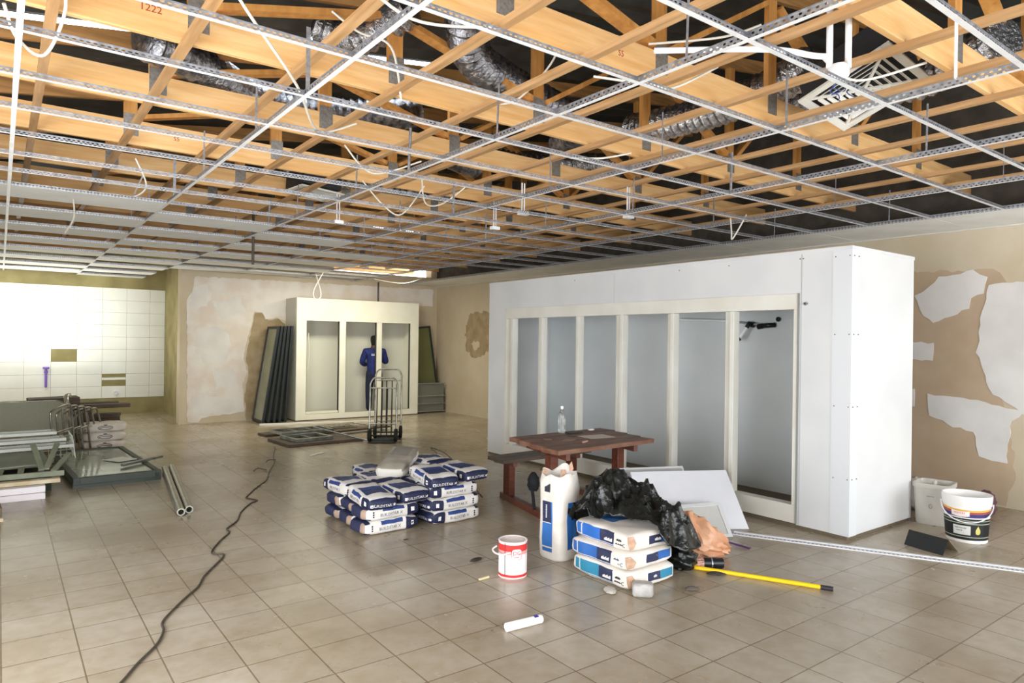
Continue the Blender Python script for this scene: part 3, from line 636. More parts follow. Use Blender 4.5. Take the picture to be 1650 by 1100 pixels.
def sack_mesh(L, Wd, H, seed, e=7, taper=.16, lump=.010, nx=18, ny=12, nz=6, sag=0):
    bm = bmesh.new(); V = {}
    def vert(i, j, k):
        key = (i, j, k)
        if key in V: return V[key]
        x, y, z = 2*i/nx-1, 2*j/ny-1, 2*k/nz-1
        n = (abs(x)**e+abs(y)**e+abs(z)**e)**(1/e); x, y, z = x/n, y/n, z/n
        tz = 1-taper*abs(x)**5-.12*abs(y)**6
        p = Vector((x*L/2, y*Wd/2, z*H/2*tz))
        d = noise.noise_vector(p*9+Vector((seed*3.1, seed*1.7, 0)))*lump+noise.noise_vector(p*26+Vector((seed, 0, 4)))*lump*.35
        d.z *= .8
        if z < -.6: d.z *= .2
        p += d; p.z += H/2-sag*(abs(x)**2)*.5
        V[key] = bm.verts.new(p); return V[key]
    def quad(a, b, c, d): bm.faces.new((a, b, c, d)).smooth = True
    for i in range(nx):
        for j in range(ny):
            quad(vert(i, j, 0), vert(i, j+1, 0), vert(i+1, j+1, 0), vert(i+1, j, 0)); quad(vert(i, j, nz), vert(i+1, j, nz), vert(i+1, j+1, nz), vert(i, j+1, nz))
    for i in range(nx):
        for k in range(nz):
            quad(vert(i, 0, k), vert(i+1, 0, k), vert(i+1, 0, k+1), vert(i, 0, k+1)); quad(vert(i, ny, k), vert(i, ny, k+1), vert(i+1, ny, k+1), vert(i+1, ny, k))
    for j in range(ny):
        for k in range(nz):
            quad(vert(0, j, k), vert(0, j, k+1), vert(0, j+1, k+1), vert(0, j+1, k)); quad(vert(nx, j, k), vert(nx, j+1, k), vert(nx, j+1, k+1), vert(nx, j, k+1))
    me = bpy.data.meshes.new('sack'); bm.to_mesh(me); bm.free(); return me
NAVY, BLUE, WHT, TAN = '#191f40', '#253c7a', '#dcd8d4', '#a88f7e'
SL, SW, SH = .53, .285, .118
B9 = 9.9
# local +x end is navy, then white band, blue panel on top, white print strip on the long sides, navy foot
MS = printed('blue_and_white_paper_sack', WHT, [
    ('z', 0, -B9, -.20, -B9, B9, NAVY), ('z', 0, -.08, .13, -.10, .10, BLUE), ('z', 0, .0, .13, -.10, .10, '#20305f'), ('z', 0, .235, B9, -B9, B9, NAVY),
    ('y', 0, .13, B9, -B9, B9, NAVY), ('y', 0, -.10, .10, .078, B9, BLUE), ('y', 0, -B9, -.245, -B9, B9, '#7d6c6e'),
    ('x', 1, -B9, B9, -B9, B9, NAVY), ('x', -1, -B9, B9, -B9, B9, '#2b2f4f'), ('x', -1, -B9, -.07, -B9, B9, TAN)], '#d9d4ce')
MST = printed('grey_dusty_paper_sack', '#9d9689', [('z', 0, .02, .25, -.09, .09, '#7c776e'), ('x', 1, -B9, B9, -B9, B9, NAVY), ('x', -1, -B9, B9, -B9, B9, '#c9c4bc'), ('y', 0, -B9, B9, .03, .075, '#d6d2cb')], '#857e72')
INKW, INKD = mat('white_print', '#ebe8e6', .7), mat('dark_print', '#3b3a44', .7)
SMESH = [sack_mesh(SL, SW, SH, s, 6, .2, .016) for s in range(4)]
def blue_sack(x, y, z, rz, label, v=0, m=None, tilt=(0, 0), side_text=True, group='blue and white paper sacks on the floor'):
    t = thing('cement_sack', label, 'sack', (x, y, z), 0, group); t.rotation_euler = Euler((tilt[0], tilt[1], rz))
    me = SMESH[v % 4]
    if m is not None: me = me.copy()
    me2 = me; 
    if not me2.materials: me2.materials.append(MS)
    if m is not None: me2.materials.clear(); me2.materials.append(m)
    o = bpy.data.objects.new('sack_body', me2); COL.objects.link(o); o.parent = t
    # end lettering on the navy end, side lettering on both long sides
    wraptext(text('BUILDSTAR X', .034, INKW, t, (SL/2+.008, 0, SH*.42), (PI/2, 0, PI/2), 'end_lettering'), o)
    q = MB().add([(SL/2+.006, .108+.013*math.cos(a), SH*.42+.013*math.sin(a)) for a in [2*PI*i/14 for i in range(14)]], [tuple(range(14))]); wraptext(q.build('end_emblem', INKW, t, local=True), o)
    q = MB().add([(SL/2+.006, y_, z_) for y_, z_ in ((-.120, SH*.32), (-.097, SH*.32), (-.097, SH*.52), (-.120, SH*.52))], [(0, 1, 2, 3)]); wraptext(q.build('end_badge', INKW, t, local=True), o)
    if side_text:
        for s, r in ((-1, 0), (1, PI)):
            wraptext(text('BUILDSTAR X', .034, INKD, t, (-.02, s*(SW/2+.008), SH*.40), (PI/2, 0, r), 'side_lettering'), o)
            q = MB().add([(x_, s*(SW/2+.006), z_) for x_, z_ in ((.175, SH*.35), (.205, SH*.35), (.205, SH*.66), (.175, SH*.66))], [(0, 1, 2, 3)]); wraptext(q.build('side_emblem', INKW, t, local=True), o)
            q = MB()
            for dz in (.3, .45, .6): q.bx(-.19, -.178, min(s*(SW/2-.003), s*(SW/2+.002)), max(s*(SW/2-.003), s*(SW/2+.002)), SH*dz, SH*(dz+.1))
            q.build('side_figure', INKD, t, local=True)
    return t
H_ = SH-.006
lx, ly = 2.64, 5.27
# left stack: two layers of three sacks lying crosswise, then sacks with their ends to the viewer
rows3 = ('front', 'middle', 'rear')
for k in range(2):
    for r in range(3):
        blue_sack(lx+(-.01, .015, 0)[r]+.01*k, ly+.29*r, k*H_, (.03, -.03, .04)[r], 'blue and white sack in the %s of the left stack, %s layer' % (rows3[r], ('bottom', 'second')[k]), k+r)
for q_, (x, y, rz, v) in enumerate(((2.53, 5.31, -PI/2-.06, 1), (2.83, 5.35, -PI/2+.05, 2), (2.55, 5.84, PI/2+.08, 3), (2.84, 5.89, PI/2-.06, 0))):
    blue_sack(x, y, 2*H_, rz, 'sack on top of the left blue stack, %s' % ('front left with its lettered end facing out', 'front right beside the taller stack', 'rear left', 'rear right')[q_], v, None, (0, .07 if q_ == 0 else .02))
rx, ry = 3.27, 5.24
for k in range(3):
    for r in range(3):
        blue_sack(rx+(-.02, .02, 0)[r]-.015*k, ry+.29*r, k*H_, PI+(.05, -.02, .03)[r]-.03*k, 'blue and white sack in the %s of the tall stack, %s layer from the floor' % (rows3[r], ORD[k+1]), k+2*r)
for q_, (x, y, rz, v) in enumerate(((3.12, 5.30, -PI/2-.12, 0), (3.45, 5.36, -PI/2+.06, 2), (3.43, 5.9, PI/2-.05, 3))):
    blue_sack(x, y, 3*H_, rz, 'sack on top of the tall blue stack, %s' % ('front left with its navy end tipping forward', 'front right with its lettered end facing out', 'rear right')[q_], v, None, (0, .08 if q_ == 0 else .03))
blue_sack(3.08, 5.88, 3*H_+.05, .75, 'dusty grey sack lying tilted at the very top rear of the tall stack', 1, MST, (.0, -.28), False)
blue_sack(2.93, 6.25, 0, PI/2, 'blue sack lying on the floor behind the gap between both stacks', 2)
blue_sack(2.95, 6.27, H_, PI/2+.2, 'blue sack lying second up behind the gap between both stacks', 0)
blue_sack(2.98, 6.26, 2*H_, PI/2-.1, 'blue sack lying third up behind the gap between both stacks', 1)
b = MB().tube(smoothpath([(3.45, 5.8, .50), (3.5, 6.0, .52), (3.62, 5.9, .46), (3.72, 5.75, .30), (3.85, 5.6, .06), (4.0, 5.9, .02), (3.8, 6.3, .012)]), .004, 6)
tag(b.build('strap', mat('black_strap', '#222222', .6)), 'thin black strapping band trailing from the tall sack stack', 'strap')
# ---- white sacks with blue label blocks
DN, BL = '#272c4c', '#2f6bb4'
WL, WW, WH = .56, .475, .126
def wsack_mat(nm, bl):
    return printed(nm, '#e6e0d9', [
        ('y', 0, -.235, -.19, .035, .105, bl), ('y', 0, -.18, .13, .03, .108, bl), ('y', 0, .0, .13, .03, .108, DN), ('y', 0, -.235, .13, .018, .026, bl),
        ('x', 1, -.06, .19, .04, .095, DN), ('x', 1, .06, .19, .04, .095, bl), ('z', 0, -.2, -.02, -.10, .12, '#3b6fae')], '#d8cfc5', .6, .3, 10)
WMATS = [wsack_mat('white_sack_teal_label', '#2a7f9e'), wsack_mat('white_sack_blue_label', '#2b62ab'), wsack_mat('white_sack_bright_blue_label', '#2767b9')]
KRAFT = mat('torn_kraft_paper', '#c8a58c', .8, 0, '#ab8a72', 20, bump=.3)
for k in range(3):
    t = thing('adhesive_sack', 'white sack with blue label, %s of three under the black plastic' % ('bottom', 'middle', 'top')[k], 'sack', (3.475+(.0, -.012, .012)[k], 3.31+(.0, .01, -.005)[k], k*(WH-.004)), -PI/2+(.0, .02, -.025)[k], 'white and blue sacks in a stack of three')
    me = sack_mesh(WL, WW, WH, 10+k, 9, .14, .012); me.materials.append(WMATS[k]); o = bpy.data.objects.new('sack_body', me); COL.objects.link(o); o.parent = t
    # print blocks: small white words on the dark label, small dark marks, torn kraft flap on the front corner
    for s in (-1, 1):
        q = MB(); ya, yb = s*(WW/2-.004), s*(WW/2+.0035)
        for n_ in range(9): q.bx(.045+.008*n_, .050+.008*n_, min(ya, yb), max(ya, yb), .045, .058+.004*(n_ % 3))
        q.build('label_lettering', INKW, t, local=True)
        q = MB()
        for n_ in range(5): q.bx(.16+.009*n_, .165+.009*n_, min(ya, yb), max(ya, yb), .066, .075+.004*(n_ % 2))
        for n_ in range(7): q.bx(.15+.009*n_, .155+.009*n_, min(ya, yb), max(ya, yb), .042, .047+.003*(n_ % 2))
        q.build('side_mark', INKD, t, local=True)
        text('C', .034, INKD, t, (.225, s*(WW/2+.001), .045), (PI/2, 0, 0 if s < 0 else PI), 'side_letter')
    q = MB()
    for n_ in range(7): q.bx(WL/2-.004, WL/2+.002, .0+.008*n_, .005+.008*n_, .058, .070+.003*(n_ % 3))
    q.build('end_lettering', INKW, t, local=True)
    fb = bmesh.new(); pts = [(WL/2-.012, -WW/2+.012, .022), (WL/2+.002, -WW/2+.045, .03), (WL/2+.006, -WW/2+.062, .065), (WL/2-.002, -WW/2+.035, .106), (WL/2-.02, -WW/2+.0, .10), (WL/2-.018, -WW/2+.002, .06)]
    pts = [(a_, b_*(1, .93, 1.05)[k]+(0, -.017, .012)[k]*(1 if b_ < -.2 else 0), c_*(1.0, 1.0, 1.06)[k]) for a_, b_, c_ in pts]; q = MB(); c = Vector((WL/2-.002, -WW/2+.03, .065)); q.add([c]+pts, [(0, i+1, (i+1) % 6+1) for i in range(6)]); o = q.build('torn_flap', KRAFT, t, local=True); s_ = o.modifiers.new('t', 'SOLIDIFY'); s_.thickness = .004
    fb.free()
# ---- tall open sack
def ring(w, d, z, seed, e=3.2, n=44, amp=.008, jz=0):
    out = []
    for i in range(n):
        a = 2*PI*i/n; c, s = math.cos(a), math.sin(a); r = (abs(c)**e+abs(s)**e)**(-1/e)
        p = Vector((c*r*w/2, s*r*d/2, z)); dn = noise.noise_vector(p*10+Vector((seed, 0, 0)))*amp; p.x += dn.x*1.4; p.y += dn.y*1.4; p.z += jz*noise.noise(Vector((c*1.2, s*1.2, seed*.3))); out.append(p)
    return out
t = thing('adhesive_sack', 'tall open white sack with torn top and blue panels standing by the table', 'sack', (3.365, 3.86, 0), .08)
q = MB(); prof = [(.24, .20, 0, .002, 0), (.262, .222, .02, .004, 0), (.268, .228, .15, .008, 0), (.266, .226, .3, .01, 0), (.27, .225, .42, .012, 0), (.272, .22, .52, .014, .01), (.27, .205, .58, .018, .05), (.255, .19, .64, .02, .07), (.235, .17, .635, .02, .065), (.21, .15, .56, .012, .02), (.2, .14, .45, .006, 0)]
vs = []; 
for i, (w, d, z, amp, jz) in enumerate(prof): vs += ring(d+.02, w-.005, z, 3+.4*i, 3.4, 44, amp, jz)
fs = []
for i in range(len(prof)-1):
    for j in range(44): fs.append((i*44+j, i*44+(j+1) % 44, (i+1)*44+(j+1) % 44, (i+1)*44+j))
fs.append(tuple(range(44))[::-1]); fs.append(tuple(range((len(prof)-1)*44, len(prof)*44)))
q.add(vs, fs)
TSM = printed('tall_white_sack', '#e4dfd9', [('x', -1, -.045, .055, .10, .43, BL), ('x', -1, -.03, .055, .27, .43, DN), ('x', -1, -.03, .055, .27, .275, WHT), ('x', -1, -.045, .055, .062, .09, BL), ('x', -1, .095, .14, .2, .43, '#4379bd'), ('y', -1, -.045, .11, .085, .43, '#2264b2'), ('y', -1, -.045, .12, .35, .39, '#221f24'), ('y', -1, .02, .08, .16, .27, '#3a76bd')], '#d3c9be', .6, .35, 12)
q.build('sack_body', TSM, t, local=True, smooth=1.2)
q = MB().lathe([(.0, .4), (.085, .41)], (0, 0, 0), 24); q.build('powder_fill', mat('grey_powder', '#8e8378', .9, 0, '#7b7066', 30), t, local=True)
for pts in ([(-.08, -.085, .61), (-.02, -.09, .625), (.0, -.06, .66), (-.05, -.06, .665)], [(.04, -.06, .64), (.075, -.07, .655), (.085, -.04, .71), (.06, -.035, .68)], [(-.11, .02, .62), (-.1, .09, .63), (-.085, .08, .66), (-.095, .03, .655)]):
    q = MB().add(pts, [(0, 1, 2, 3)]); o = q.build('torn_paper_edge', KRAFT, t, local=True); s_ = o.modifiers.new('t', 'SOLIDIFY'); s_.thickness = .003
q = MB()
for n_ in range(9): q.bx(-.127, -.1235, .006, .016, .31+.011*n_, .317+.011*n_)
q.build('label_lettering', INKW, t, local=True)
q = MB()
for n_ in range(4): q.bx(-.128, -.122, -.02+.014*n_, -.012+.014*n_, .50, .56-.008*n_)
q.build('top_lettering', INKD, t, local=True)
# ---- black plastic sheeting over the stack
def crumple(name, fn, nu, nv, material, label, cat, th=.004):
    vs, fs = [], []
    for i in range(nu+1):
        for j in range(nv+1): vs.append(fn(i/nu, j/nv))
    for i in range(nu):
        for j in range(nv): a = i*(nv+1)+j; fs.append((a, a+nv+1, a+nv+2, a+1))
    o = MB().add(vs, fs).build(name, material, smooth=.55); s = o.modifiers.new('t', 'SOLIDIFY'); s.thickness = th; return tag(o, label, cat)
BLKPL = mat('black_plastic_sheet', '#0e1010', .24, 0, '#171a18', 6, bump=.5, bscale=22, spec=.6)
def fold(p, s, k=3):
    return (1-abs(noise.noise(p*s+Vector((k, 1.3*k, 0)))*2))
SHF = [(3.235, 3.42), (3.30, 3.37), (3.38, 3.41), (3.43, 3.29), (3.45, 3.16), (3.48, 3.03), (3.50, 2.93), (3.62, 2.91), (3.80, 2.90)]   # front edge, left to right
SHB = [(3.29, 3.66), (3.38, 3.74), (3.50, 3.77), (3.60, 3.76), (3.72, 3.66), (3.82, 3.56), (3.92, 3.42), (3.98, 3.28), (4.02, 3.10)]   # rear edge
def lerpl(Lx, u):
    k = min(int(u*(len(Lx)-1)), len(Lx)-2); f = u*(len(Lx)-1)-k; return Vector(Lx[k]).lerp(Vector(Lx[k+1]), f)
def plastic(u, v):
    p2 = lerpl(SHF, u).lerp(lerpl(SHB, u), v); x, y = p2; base = .386
    edge = min(1, v/.18)
    z = base+.012+edge*(.19*math.exp(-((x-3.50)/.13)**2-((y-3.55)/.16)**2)+.17*math.exp(-((x-3.66)/.09)**2-((y-3.52)/.12)**2)+.15*math.exp(-((x-3.76)/.10)**2-((y-3.33)/.12)**2)+.07*math.exp(-((x-3.80)/.10)**2-((y-3.12)/.14)**2)+.03)
    p = Vector((x, y, 0))
    z += (.09*(fold(p, 5.0)-.5)+.05*(fold(p, 11, 5)-.5)+.02*(fold(p, 21, 7)-.5))*(.25+.75*edge)
    q = noise.noise_vector(p*9)*.035; x += q.x; y += q.y
    ex = max(3.235-x, x-3.725, 3.02-y, y-3.60, 0)
    if ex < .012: z = max(z, base+.006)
    else: z = max(z-ex*1.5, .33-ex*1.2, .2)
    return (x, y, z)
crumple('plastic_sheet', plastic, 84, 50, BLKPL, 'crumpled shiny black plastic sheet heaped on the stack of three white sacks', 'plastic sheet')
# ---- carrier bag, black bag, cylinder, tape
ORNG = mat('peach_plastic_bag', '#dba886', .35, 0, '#c98d66', 7, bump=.6, bscale=12)
def blob(name, c, r, seed, material, label, cat, nu=26, nv=18, amp=.35, peak=None, rz=0):
    vs, fs = [], []
    for i in range(nv+1):
        th = PI*i/nv
        for j in range(nu):
            ph = 2*PI*j/nu; d = Vector((math.sin(th)*math.cos(ph), math.sin(th)*math.sin(ph), math.cos(th)))
            k = 1+amp*(fold(d, 2.2, seed)-.6)+amp*.4*(fold(d, 5, seed+2)-.5)
            p = Vector((d.x*r[0]*k, d.y*r[1]*k, d.z*r[2]*k))
            if peak: p += Vector(peak)*max(0, d.z)**3
            p = Matrix.Rotation(rz, 3, 'Z') @ p
            p.z = max(p.z+r[2]*.8, .004+.004*(1+d.z)); vs.append(p+Vector(c))
    for i in range(nv):
        for j in range(nu): fs.append((i*nu+j, i*nu+(j+1) % nu, (i+1)*nu+(j+1) % nu, (i+1)*nu+j))
    o = MB().add(vs, fs).build(name, material, smooth=.8, merge=True); return tag(o, label, cat)
blob('carrier_bag', (4.27, 3.26, 0), (.20, .12, .095), 4, ORNG, 'crumpled peach orange plastic carrier bag on the floor right of the white sacks', 'bag', peak=(-.10, .05, .15), rz=-.75, amp=.34, nu=40, nv=28)
blob('rubbish_bag', (3.92, 3.17, 0), (.11, .12, .09), 9, BLKPL, 'small black plastic bag on the floor between white sacks and peach bag', 'bag', amp=.3)
b = MB(); R_ = Euler((0, PI/2, 0)).to_matrix()
t = thing('aerosol_can', 'black cylindrical can with pinkish label lying by the yellow pole', 'can', (4.07, 3.05, 0), 0); t.rotation_euler = (0, 0, -.66)
b.lathe([(0, -.11), (.036, -.11), (.038, -.105), (.038, .10), (.034, .108), (0, .11)], (0, 0, .039), 20, 0, R_); b.build('can_body', BLACKM, t, local=True, smooth=.6)
MB().lathe([(.0384, -.105), (.0386, -.104), (.0386, -.035), (.0384, -.034)], (0, 0, .039), 20, 0, R_).build('can_label', mat('pinkish_label', '#d3a795', .5, 0, '#7c4a40', 30, (1, 1, 6)), t, local=True, smooth=.6)
MB().lathe([(.0386, .02), (.0392, .021), (.0392, .028), (.0386, .029)], (0, 0, .039), 20, 0, R_).build('can_ring', GALV, t, local=True)
VIO = mat('purple_strap', '#5b2a6e', .6)
b = MB(); P = smoothpath([(4.56, 3.40, .012), (4.64, 3.33, .03), (4.70, 3.22, .015), (4.72, 3.14, .008)], 5)
for i in range(len(P)-1): b.bar(P[i], P[i+1], .03, .006)
tag(b.build('tool_handle', VIO), 'purple strap like handle lying beside the peach bag', 'handle')
b = MB(); b.tube([(.026*math.cos(a), 0, .03+.026*math.sin(a)) for a in [2*PI*i/16 for i in range(16)]], .008, 8, 0, True); o = b.build('tape_roll', mat('white_ring', '#d8d2cc', .5), origin=(0, 0, 0), smooth=.6); o.location = (4.50, 3.24, 0.0); o.rotation_euler = (0, 0, .6); tag(o, 'small white ring at the right tip of the peach bag', 'tape')
# ---- yellow pole
def rod(name, a, b_, r, m): return MB().cyl(a, b_, r, 14).build(name, m, None, smooth=.7)
t = thing('broom_pole', 'yellow pole with black end lying on the floor right of the white sacks', 'pole', (4.1, 3.0, 0))
YEL = mat('yellow_painted_pole', '#f2c412', .35)
pa, pb = Vector((3.86, 3.30, .016)), Vector((4.37, 2.29, .016)); d = (pb-pa).normalized()
MB().cyl(pa, pb-d*.075, .0145, 14).build('shaft', YEL, t, smooth=.7); MB().cyl(pb-d*.075, pb, .0155, 14).build('end_cap', mat('dark_plastic_cap', '#2c2a30', .5), t, smooth=.7)
# ---- white perforated angle strip on the floor
t = thing('ceiling_trim', 'long white perforated metal angle lying on the floor past the big cold room corner', 'metal angle', (5.0, 3.5, 0)); A = Vector((5.0, 3.49, 0)); Bp = Vector((6.42, .72, 0)); dd = (Bp-A).normalized(); t.rotation_euler = (0, 0, math.atan2(dd.y, dd.x)); t.location = A
Ln = (Bp-A).length
WMET = mat('white_metal_angle', '#e4e4e8', .4)
MB().bx(0, Ln, .02, .05, .0, .012).build('outer_flange', WMET, t, local=True); MB().bx(0, Ln, .005, .02, 0, .004).build('groove', mat('dark_groove', '#2e2c2e', .6), t, local=True)
b = MB(); b.bx(0, Ln, -.045, .005, 0, .006, 0)
for k in range(int(Ln/.03)): b.bx(.01+.03*k, .024+.03*k, -.026, -.014, .0055, .0066, 1)
b.build('perforated_flange', [WMET, mat('hole_shadow', '#4a4a52', .8)], t, local=True)
# ---- leaning white boards
def board4(name, label, cat, TR, BR, TLdir, w, th, m, frame=None):
    TR, BR = Vector(TR), Vector(BR); v = (TR-BR); h = v.length; v.normalize(); u = Vector(TLdir); u = (u-v*u.dot(v)).normalized(); n = v.cross(u)
    if n.x > 0: n = -n
    T = Matrix.Identity(4)
    for i in range(3): T[i][0], T[i][1], T[i][2], T[i][3] = u[i], v[i], -n[i], BR[i]
    t = thing(name, label, cat, BR)
    MB().prism([(0, 0), (w, 0), (w, h), (0, h)], th, T).build('panel', m, t, bevel=.002)
    if frame:
        T2 = T.copy(); 
        for i in range(3): T2[i][3] += n[i]*.004
        f = MB()
        for x0_, x1_, y0_, y1_ in ((0, w, 0, frame), (0, w, h-frame, h), (0, frame, frame, h-frame), (w-frame, w, frame, h-frame)): f.prism([(x0_, y0_), (x1_, y0_), (x1_, y1_), (x0_, y1_)], .004, T2)
        f.build('rim', WHITEP, t)
    return t
BWH = mat('white_board', '#e9e9ee', .4, 0, '#dfdfe4', 2)
board4('white_board', 'large white board leaning low against the big cold room', 'board', (5.50, 3.93, .42), (5.24, 3.5, .0), (-.856, .517, -.03), .92, .03, BWH)
board4('flat_light_fitting', 'framed white light fitting with pale grey face leaning before the large white board', 'light fitting', (5.05, 3.67, .225), (4.91, 3.43, .0), (-.856, .517, -.1), .60, .02, mat('pale_grey_face', '#c4c3be', .35, 0, '#d0cfca', 3), .03)
board4('flat_light_fitting', 'white edged light fitting with grey face sticking up behind the large white board', 'light fitting', (5.30, 4.28, .42), (5.04, 3.85, .0), (-.856, .517, -.06), .62, .02, mat('shaded_grey_face', '#a39f9d', .4, 0, '#b8b5b2', 3), .018)
# ================================================================== PICNIC TABLE
RED = wood('reddish_brown_stained_wood', '#6a3524', '#4a2216', (1.2, 10, 10), .42)
REDT = mat('dusty_reddish_table_top', '#84604c', .5, 0, '#5d3a2b', 4, (1, 3, 3), bump=.08, bscale=9)
t = thing('picnic_table', 'reddish brown wooden picnic table with one attached bench', 'table', (4.35, 4.65, 0))
# top corners from the photo: (3.85, 5.17) (3.64, 4.24) (4.86, 4.31) (5.05, 5.09); axis u along the top, v across
c0 = Vector((3.68, 4.27, 0)); u_ = Vector((1.21, .06, 0)).normalized(); v_ = Vector((.19, .86, 0)).normalized(); TH = .705
def tp(a, c, z): return c0+u_*a+v_*c+Vector((0, 0, z))
def beam(a0, c0_, z0, a1, c1, z1, w, h, m, name, up=(0, 0, 1)): return MB().bar(tp(a0, c0_, z0), tp(a1, c1, z1), w, h, up).build(name, m, t, bevel=.004)
for k in range(4):
    cc = .11+.222*k; MB().bar(tp(0, cc, TH-.02), tp(1.24, cc, TH-.02), .216, .04).build('top_plank', REDT, t, bevel=.004)
for a in (.18, 1.06):
    beam(a, .06, TH-.075, a, .84, TH-.075, .045, .07, RED, 'cross_bearer')
    beam(a, .36, .05, a, .36, TH-.1, .085, .085, RED, 'leg')
    beam(a, .22, .03, a, 1.42, .03, .075, .06, RED, 'foot_rail')
    beam(a, 1.27, .06, a, 1.27, .37, .075, .10, RED, 'bench_leg'); beam(a, 1.12, .385, a, 1.42, .385, .05, .045, RED, 'bench_bearer')
for k in range(2): MB().bar(tp(.0, 1.19+.16*k, .425), tp(1.24, 1.19+.16*k, .425), .155, .035).build('bench_plank', mat('dusty_dark_bench_top', '#5a4c40', .55, 0, '#443830', 4, (1, 3, 3)), t, bevel=.004)
def lp(a, c, z=TH): p = tp(a, c, z); return p
# on the table
GLS = mat('clear_bottle_plastic', '#eef2f2', .06, 0, trans=.92, ior=1.3)
p = lp(.62, .84); t2 = thing('water_bottle', 'clear plastic bottle standing at the far edge of the picnic table', 'bottle', p+Vector((0, 0, .0015)))
MB().lathe([(.0, 0), (.034, 0), (.037, .01), (.037, .06), (.034, .07), (.037, .08), (.037, .16), (.034, .185), (.02, .215), (.013, .225), (.013, .238), (0, .24)], (0, 0, 0), 20).build('bottle_body', GLS, t2, local=True, smooth=.8)
MB().lathe([(.0, .236), (.015, .236), (.015, .262), (.0, .264)], (0, 0, 0), 14).build('cap', mat('white_cap', '#f2f2f2', .4), t2, local=True, smooth=.6)
PAP = mat('white_paper', '#cfc6bd', .8)
def flat_paper(name, label, cat, a, c, w, d, rz, m, z=TH): 
    q = lp(a, c, z+.001); n_ = 6; vs = []; fs = []
    for i in range(n_+1):
        for j in range(n_+1):
            vs.append(((i/n_-.5)*w, (j/n_-.5)*d, .002+.004*max(0, noise.noise(Vector((i*.5, j*.5, w*40))))))
    for i in range(n_):
        for j in range(n_): k_ = i*(n_+1)+j; fs.append((k_, k_+n_+1, k_+n_+2, k_+1))
    o = MB().add(vs, fs).build(name, m, origin=(0, 0, 0)); o.location = q; o.rotation_euler = (0, 0, rz); s = o.modifiers.new('t', 'SOLIDIFY'); s.thickness = .001; return tag(o, label, cat)
flat_paper('paper_sheet', 'white sheet of paper lying on the middle of the picnic table', 'paper', .80, .42, .30, .22, -.1, PAP)
flat_paper('paper_scrap', 'small scrap of paper on the front of the picnic table near the bottle', 'paper', .42, .4, .13, .09, .5, mat('brownish_paper', '#a58c7c', .8))
flat_paper('paper_scrap', 'tiny torn paper scrap near the left table edge', 'paper', .25, .55, .09, .07, 1.0, mat('brownish_paper', '#a58c7c', .8))
flat_paper('paper_sheet', 'pale sheet lying on the picnic bench', 'paper', .92, 1.27, .34, .14, .1, mat('greyish_sheet', '#a9a59c', .8), .4435)
b = MB().bx(-.09, .09, -.035, .035, 0, .018); o = b.build('phone_case', mat('dark_slate_case', '#3a3532', .5), origin=(0, 0, 0), bevel=.004); o.location = lp(.72, .74)+Vector((0, 0, .001)); tag(o, 'dark flat case lying behind the paper on the table', 'case')
b = MB().lathe([(0, 0), (.055, 0), (.05, .006), (.0, .008)], (0, 0, 0), 16); o = b.build('lid', mat('dark_round_lid', '#4b3f38', .5), origin=(0, 0, 0)); o.location = lp(.60, .6)+Vector((0, 0, .001)); tag(o, 'dark round lid lying next to the bottle on the table', 'lid')
blob('paper_ball', tuple(lp(.98, .76)+Vector((0, 0, .001))), (.035, .03, .016), 6, PAP, 'crumpled white paper ball at the far edge of the table', 'paper', 14, 10)
b = MB().bx(-.05, .05, -.007, .007, 0, .012); o = b.build('pencil_stub', mat('pinkish_stub', '#b59282', .6), origin=(0, 0, 0)); o.location = lp(.5, .22)+Vector((0, 0, .001)); o.rotation_euler = (0, 0, .4); tag(o, 'small pinkish stick near the front table edge', 'stick')
# backpack under the table
t3 = thing('backpack', 'black bag hanging with its strap behind the near table leg', 'backpack', (4.03, 4.98, 0))
blob_o = blob('bag_body', (4.03, 5.0, .20), (.055, .06, .10), 12, mat('black_fabric', '#17161a', .8), 'x', 'x', 18, 12, .15)
for k_ in ('label', 'category'): del blob_o[k_]
blob_o.parent = t3; blob_o.location = blob_o.location-t3.location
b = MB(); P = smoothpath([(4.0, 4.99, .28), (3.99, 4.95, .16), (3.97, 4.9, .05), (4.03, 4.92, .012), (4.1, 4.95, .012)], 6)
for i in range(len(P)-1): b.bar(P[i], P[i+1], .03, .006)
b.build('strap', mat('black_fabric', '#17161a', .8), t3)
# ================================================================== PAINT TIN, CARTRIDGE, SMALL SCRAPS
t = thing('paint_tin', 'open white and red paint tin on the floor in front of the picnic table', 'tin', (2.845, 3.745, 0)); RT = .0985; HT = .245
t.rotation_euler = (0, 0, 0)
MB().lathe([(0, .003), (RT-.004, .003), (RT, 0), (RT, .006), (RT-.0005, .008), (RT-.0005, HT-.012), (RT+.002, HT-.008), (RT+.002, HT-.002), (RT-.004, HT), (RT-.012, HT-.004), (RT-.012, HT-.03), (0, HT-.032)], (0, 0, 0), 40).build('tin_body', mat('white_tin', '#ece4e2', .35), t, local=True, smooth=.5)
REDP = mat('red_tin_print', '#d0322e', .4)
def band(r, z0, z1, a0, a1, name, m, n=30):
    vs = []; fs = []
    for i in range(n+1):
        a = a0+(a1-a0)*i/n; vs += [(r*math.cos(a), r*math.sin(a), z0), (r*math.cos(a), r*math.sin(a), z1)]
    for i in range(n): fs.append((2*i, 2*i+2, 2*i+3, 2*i+1))
    return MB().add(vs, fs).build(name, m, t, local=True, smooth=1)
band(RT+.0004, .008, .026, 0, 2*PI, 'bottom_band', REDP, 48); band(RT+.0004, HT-.062, HT-.018, 0, 2*PI, 'top_band', REDP, 48); band(RT+.0003, HT-.085, HT-.062, 0, 2*PI, 'fade_band', mat('pale_red_print', '#e0a19c', .4), 48)
ca = -2.35   # direction facing the viewer
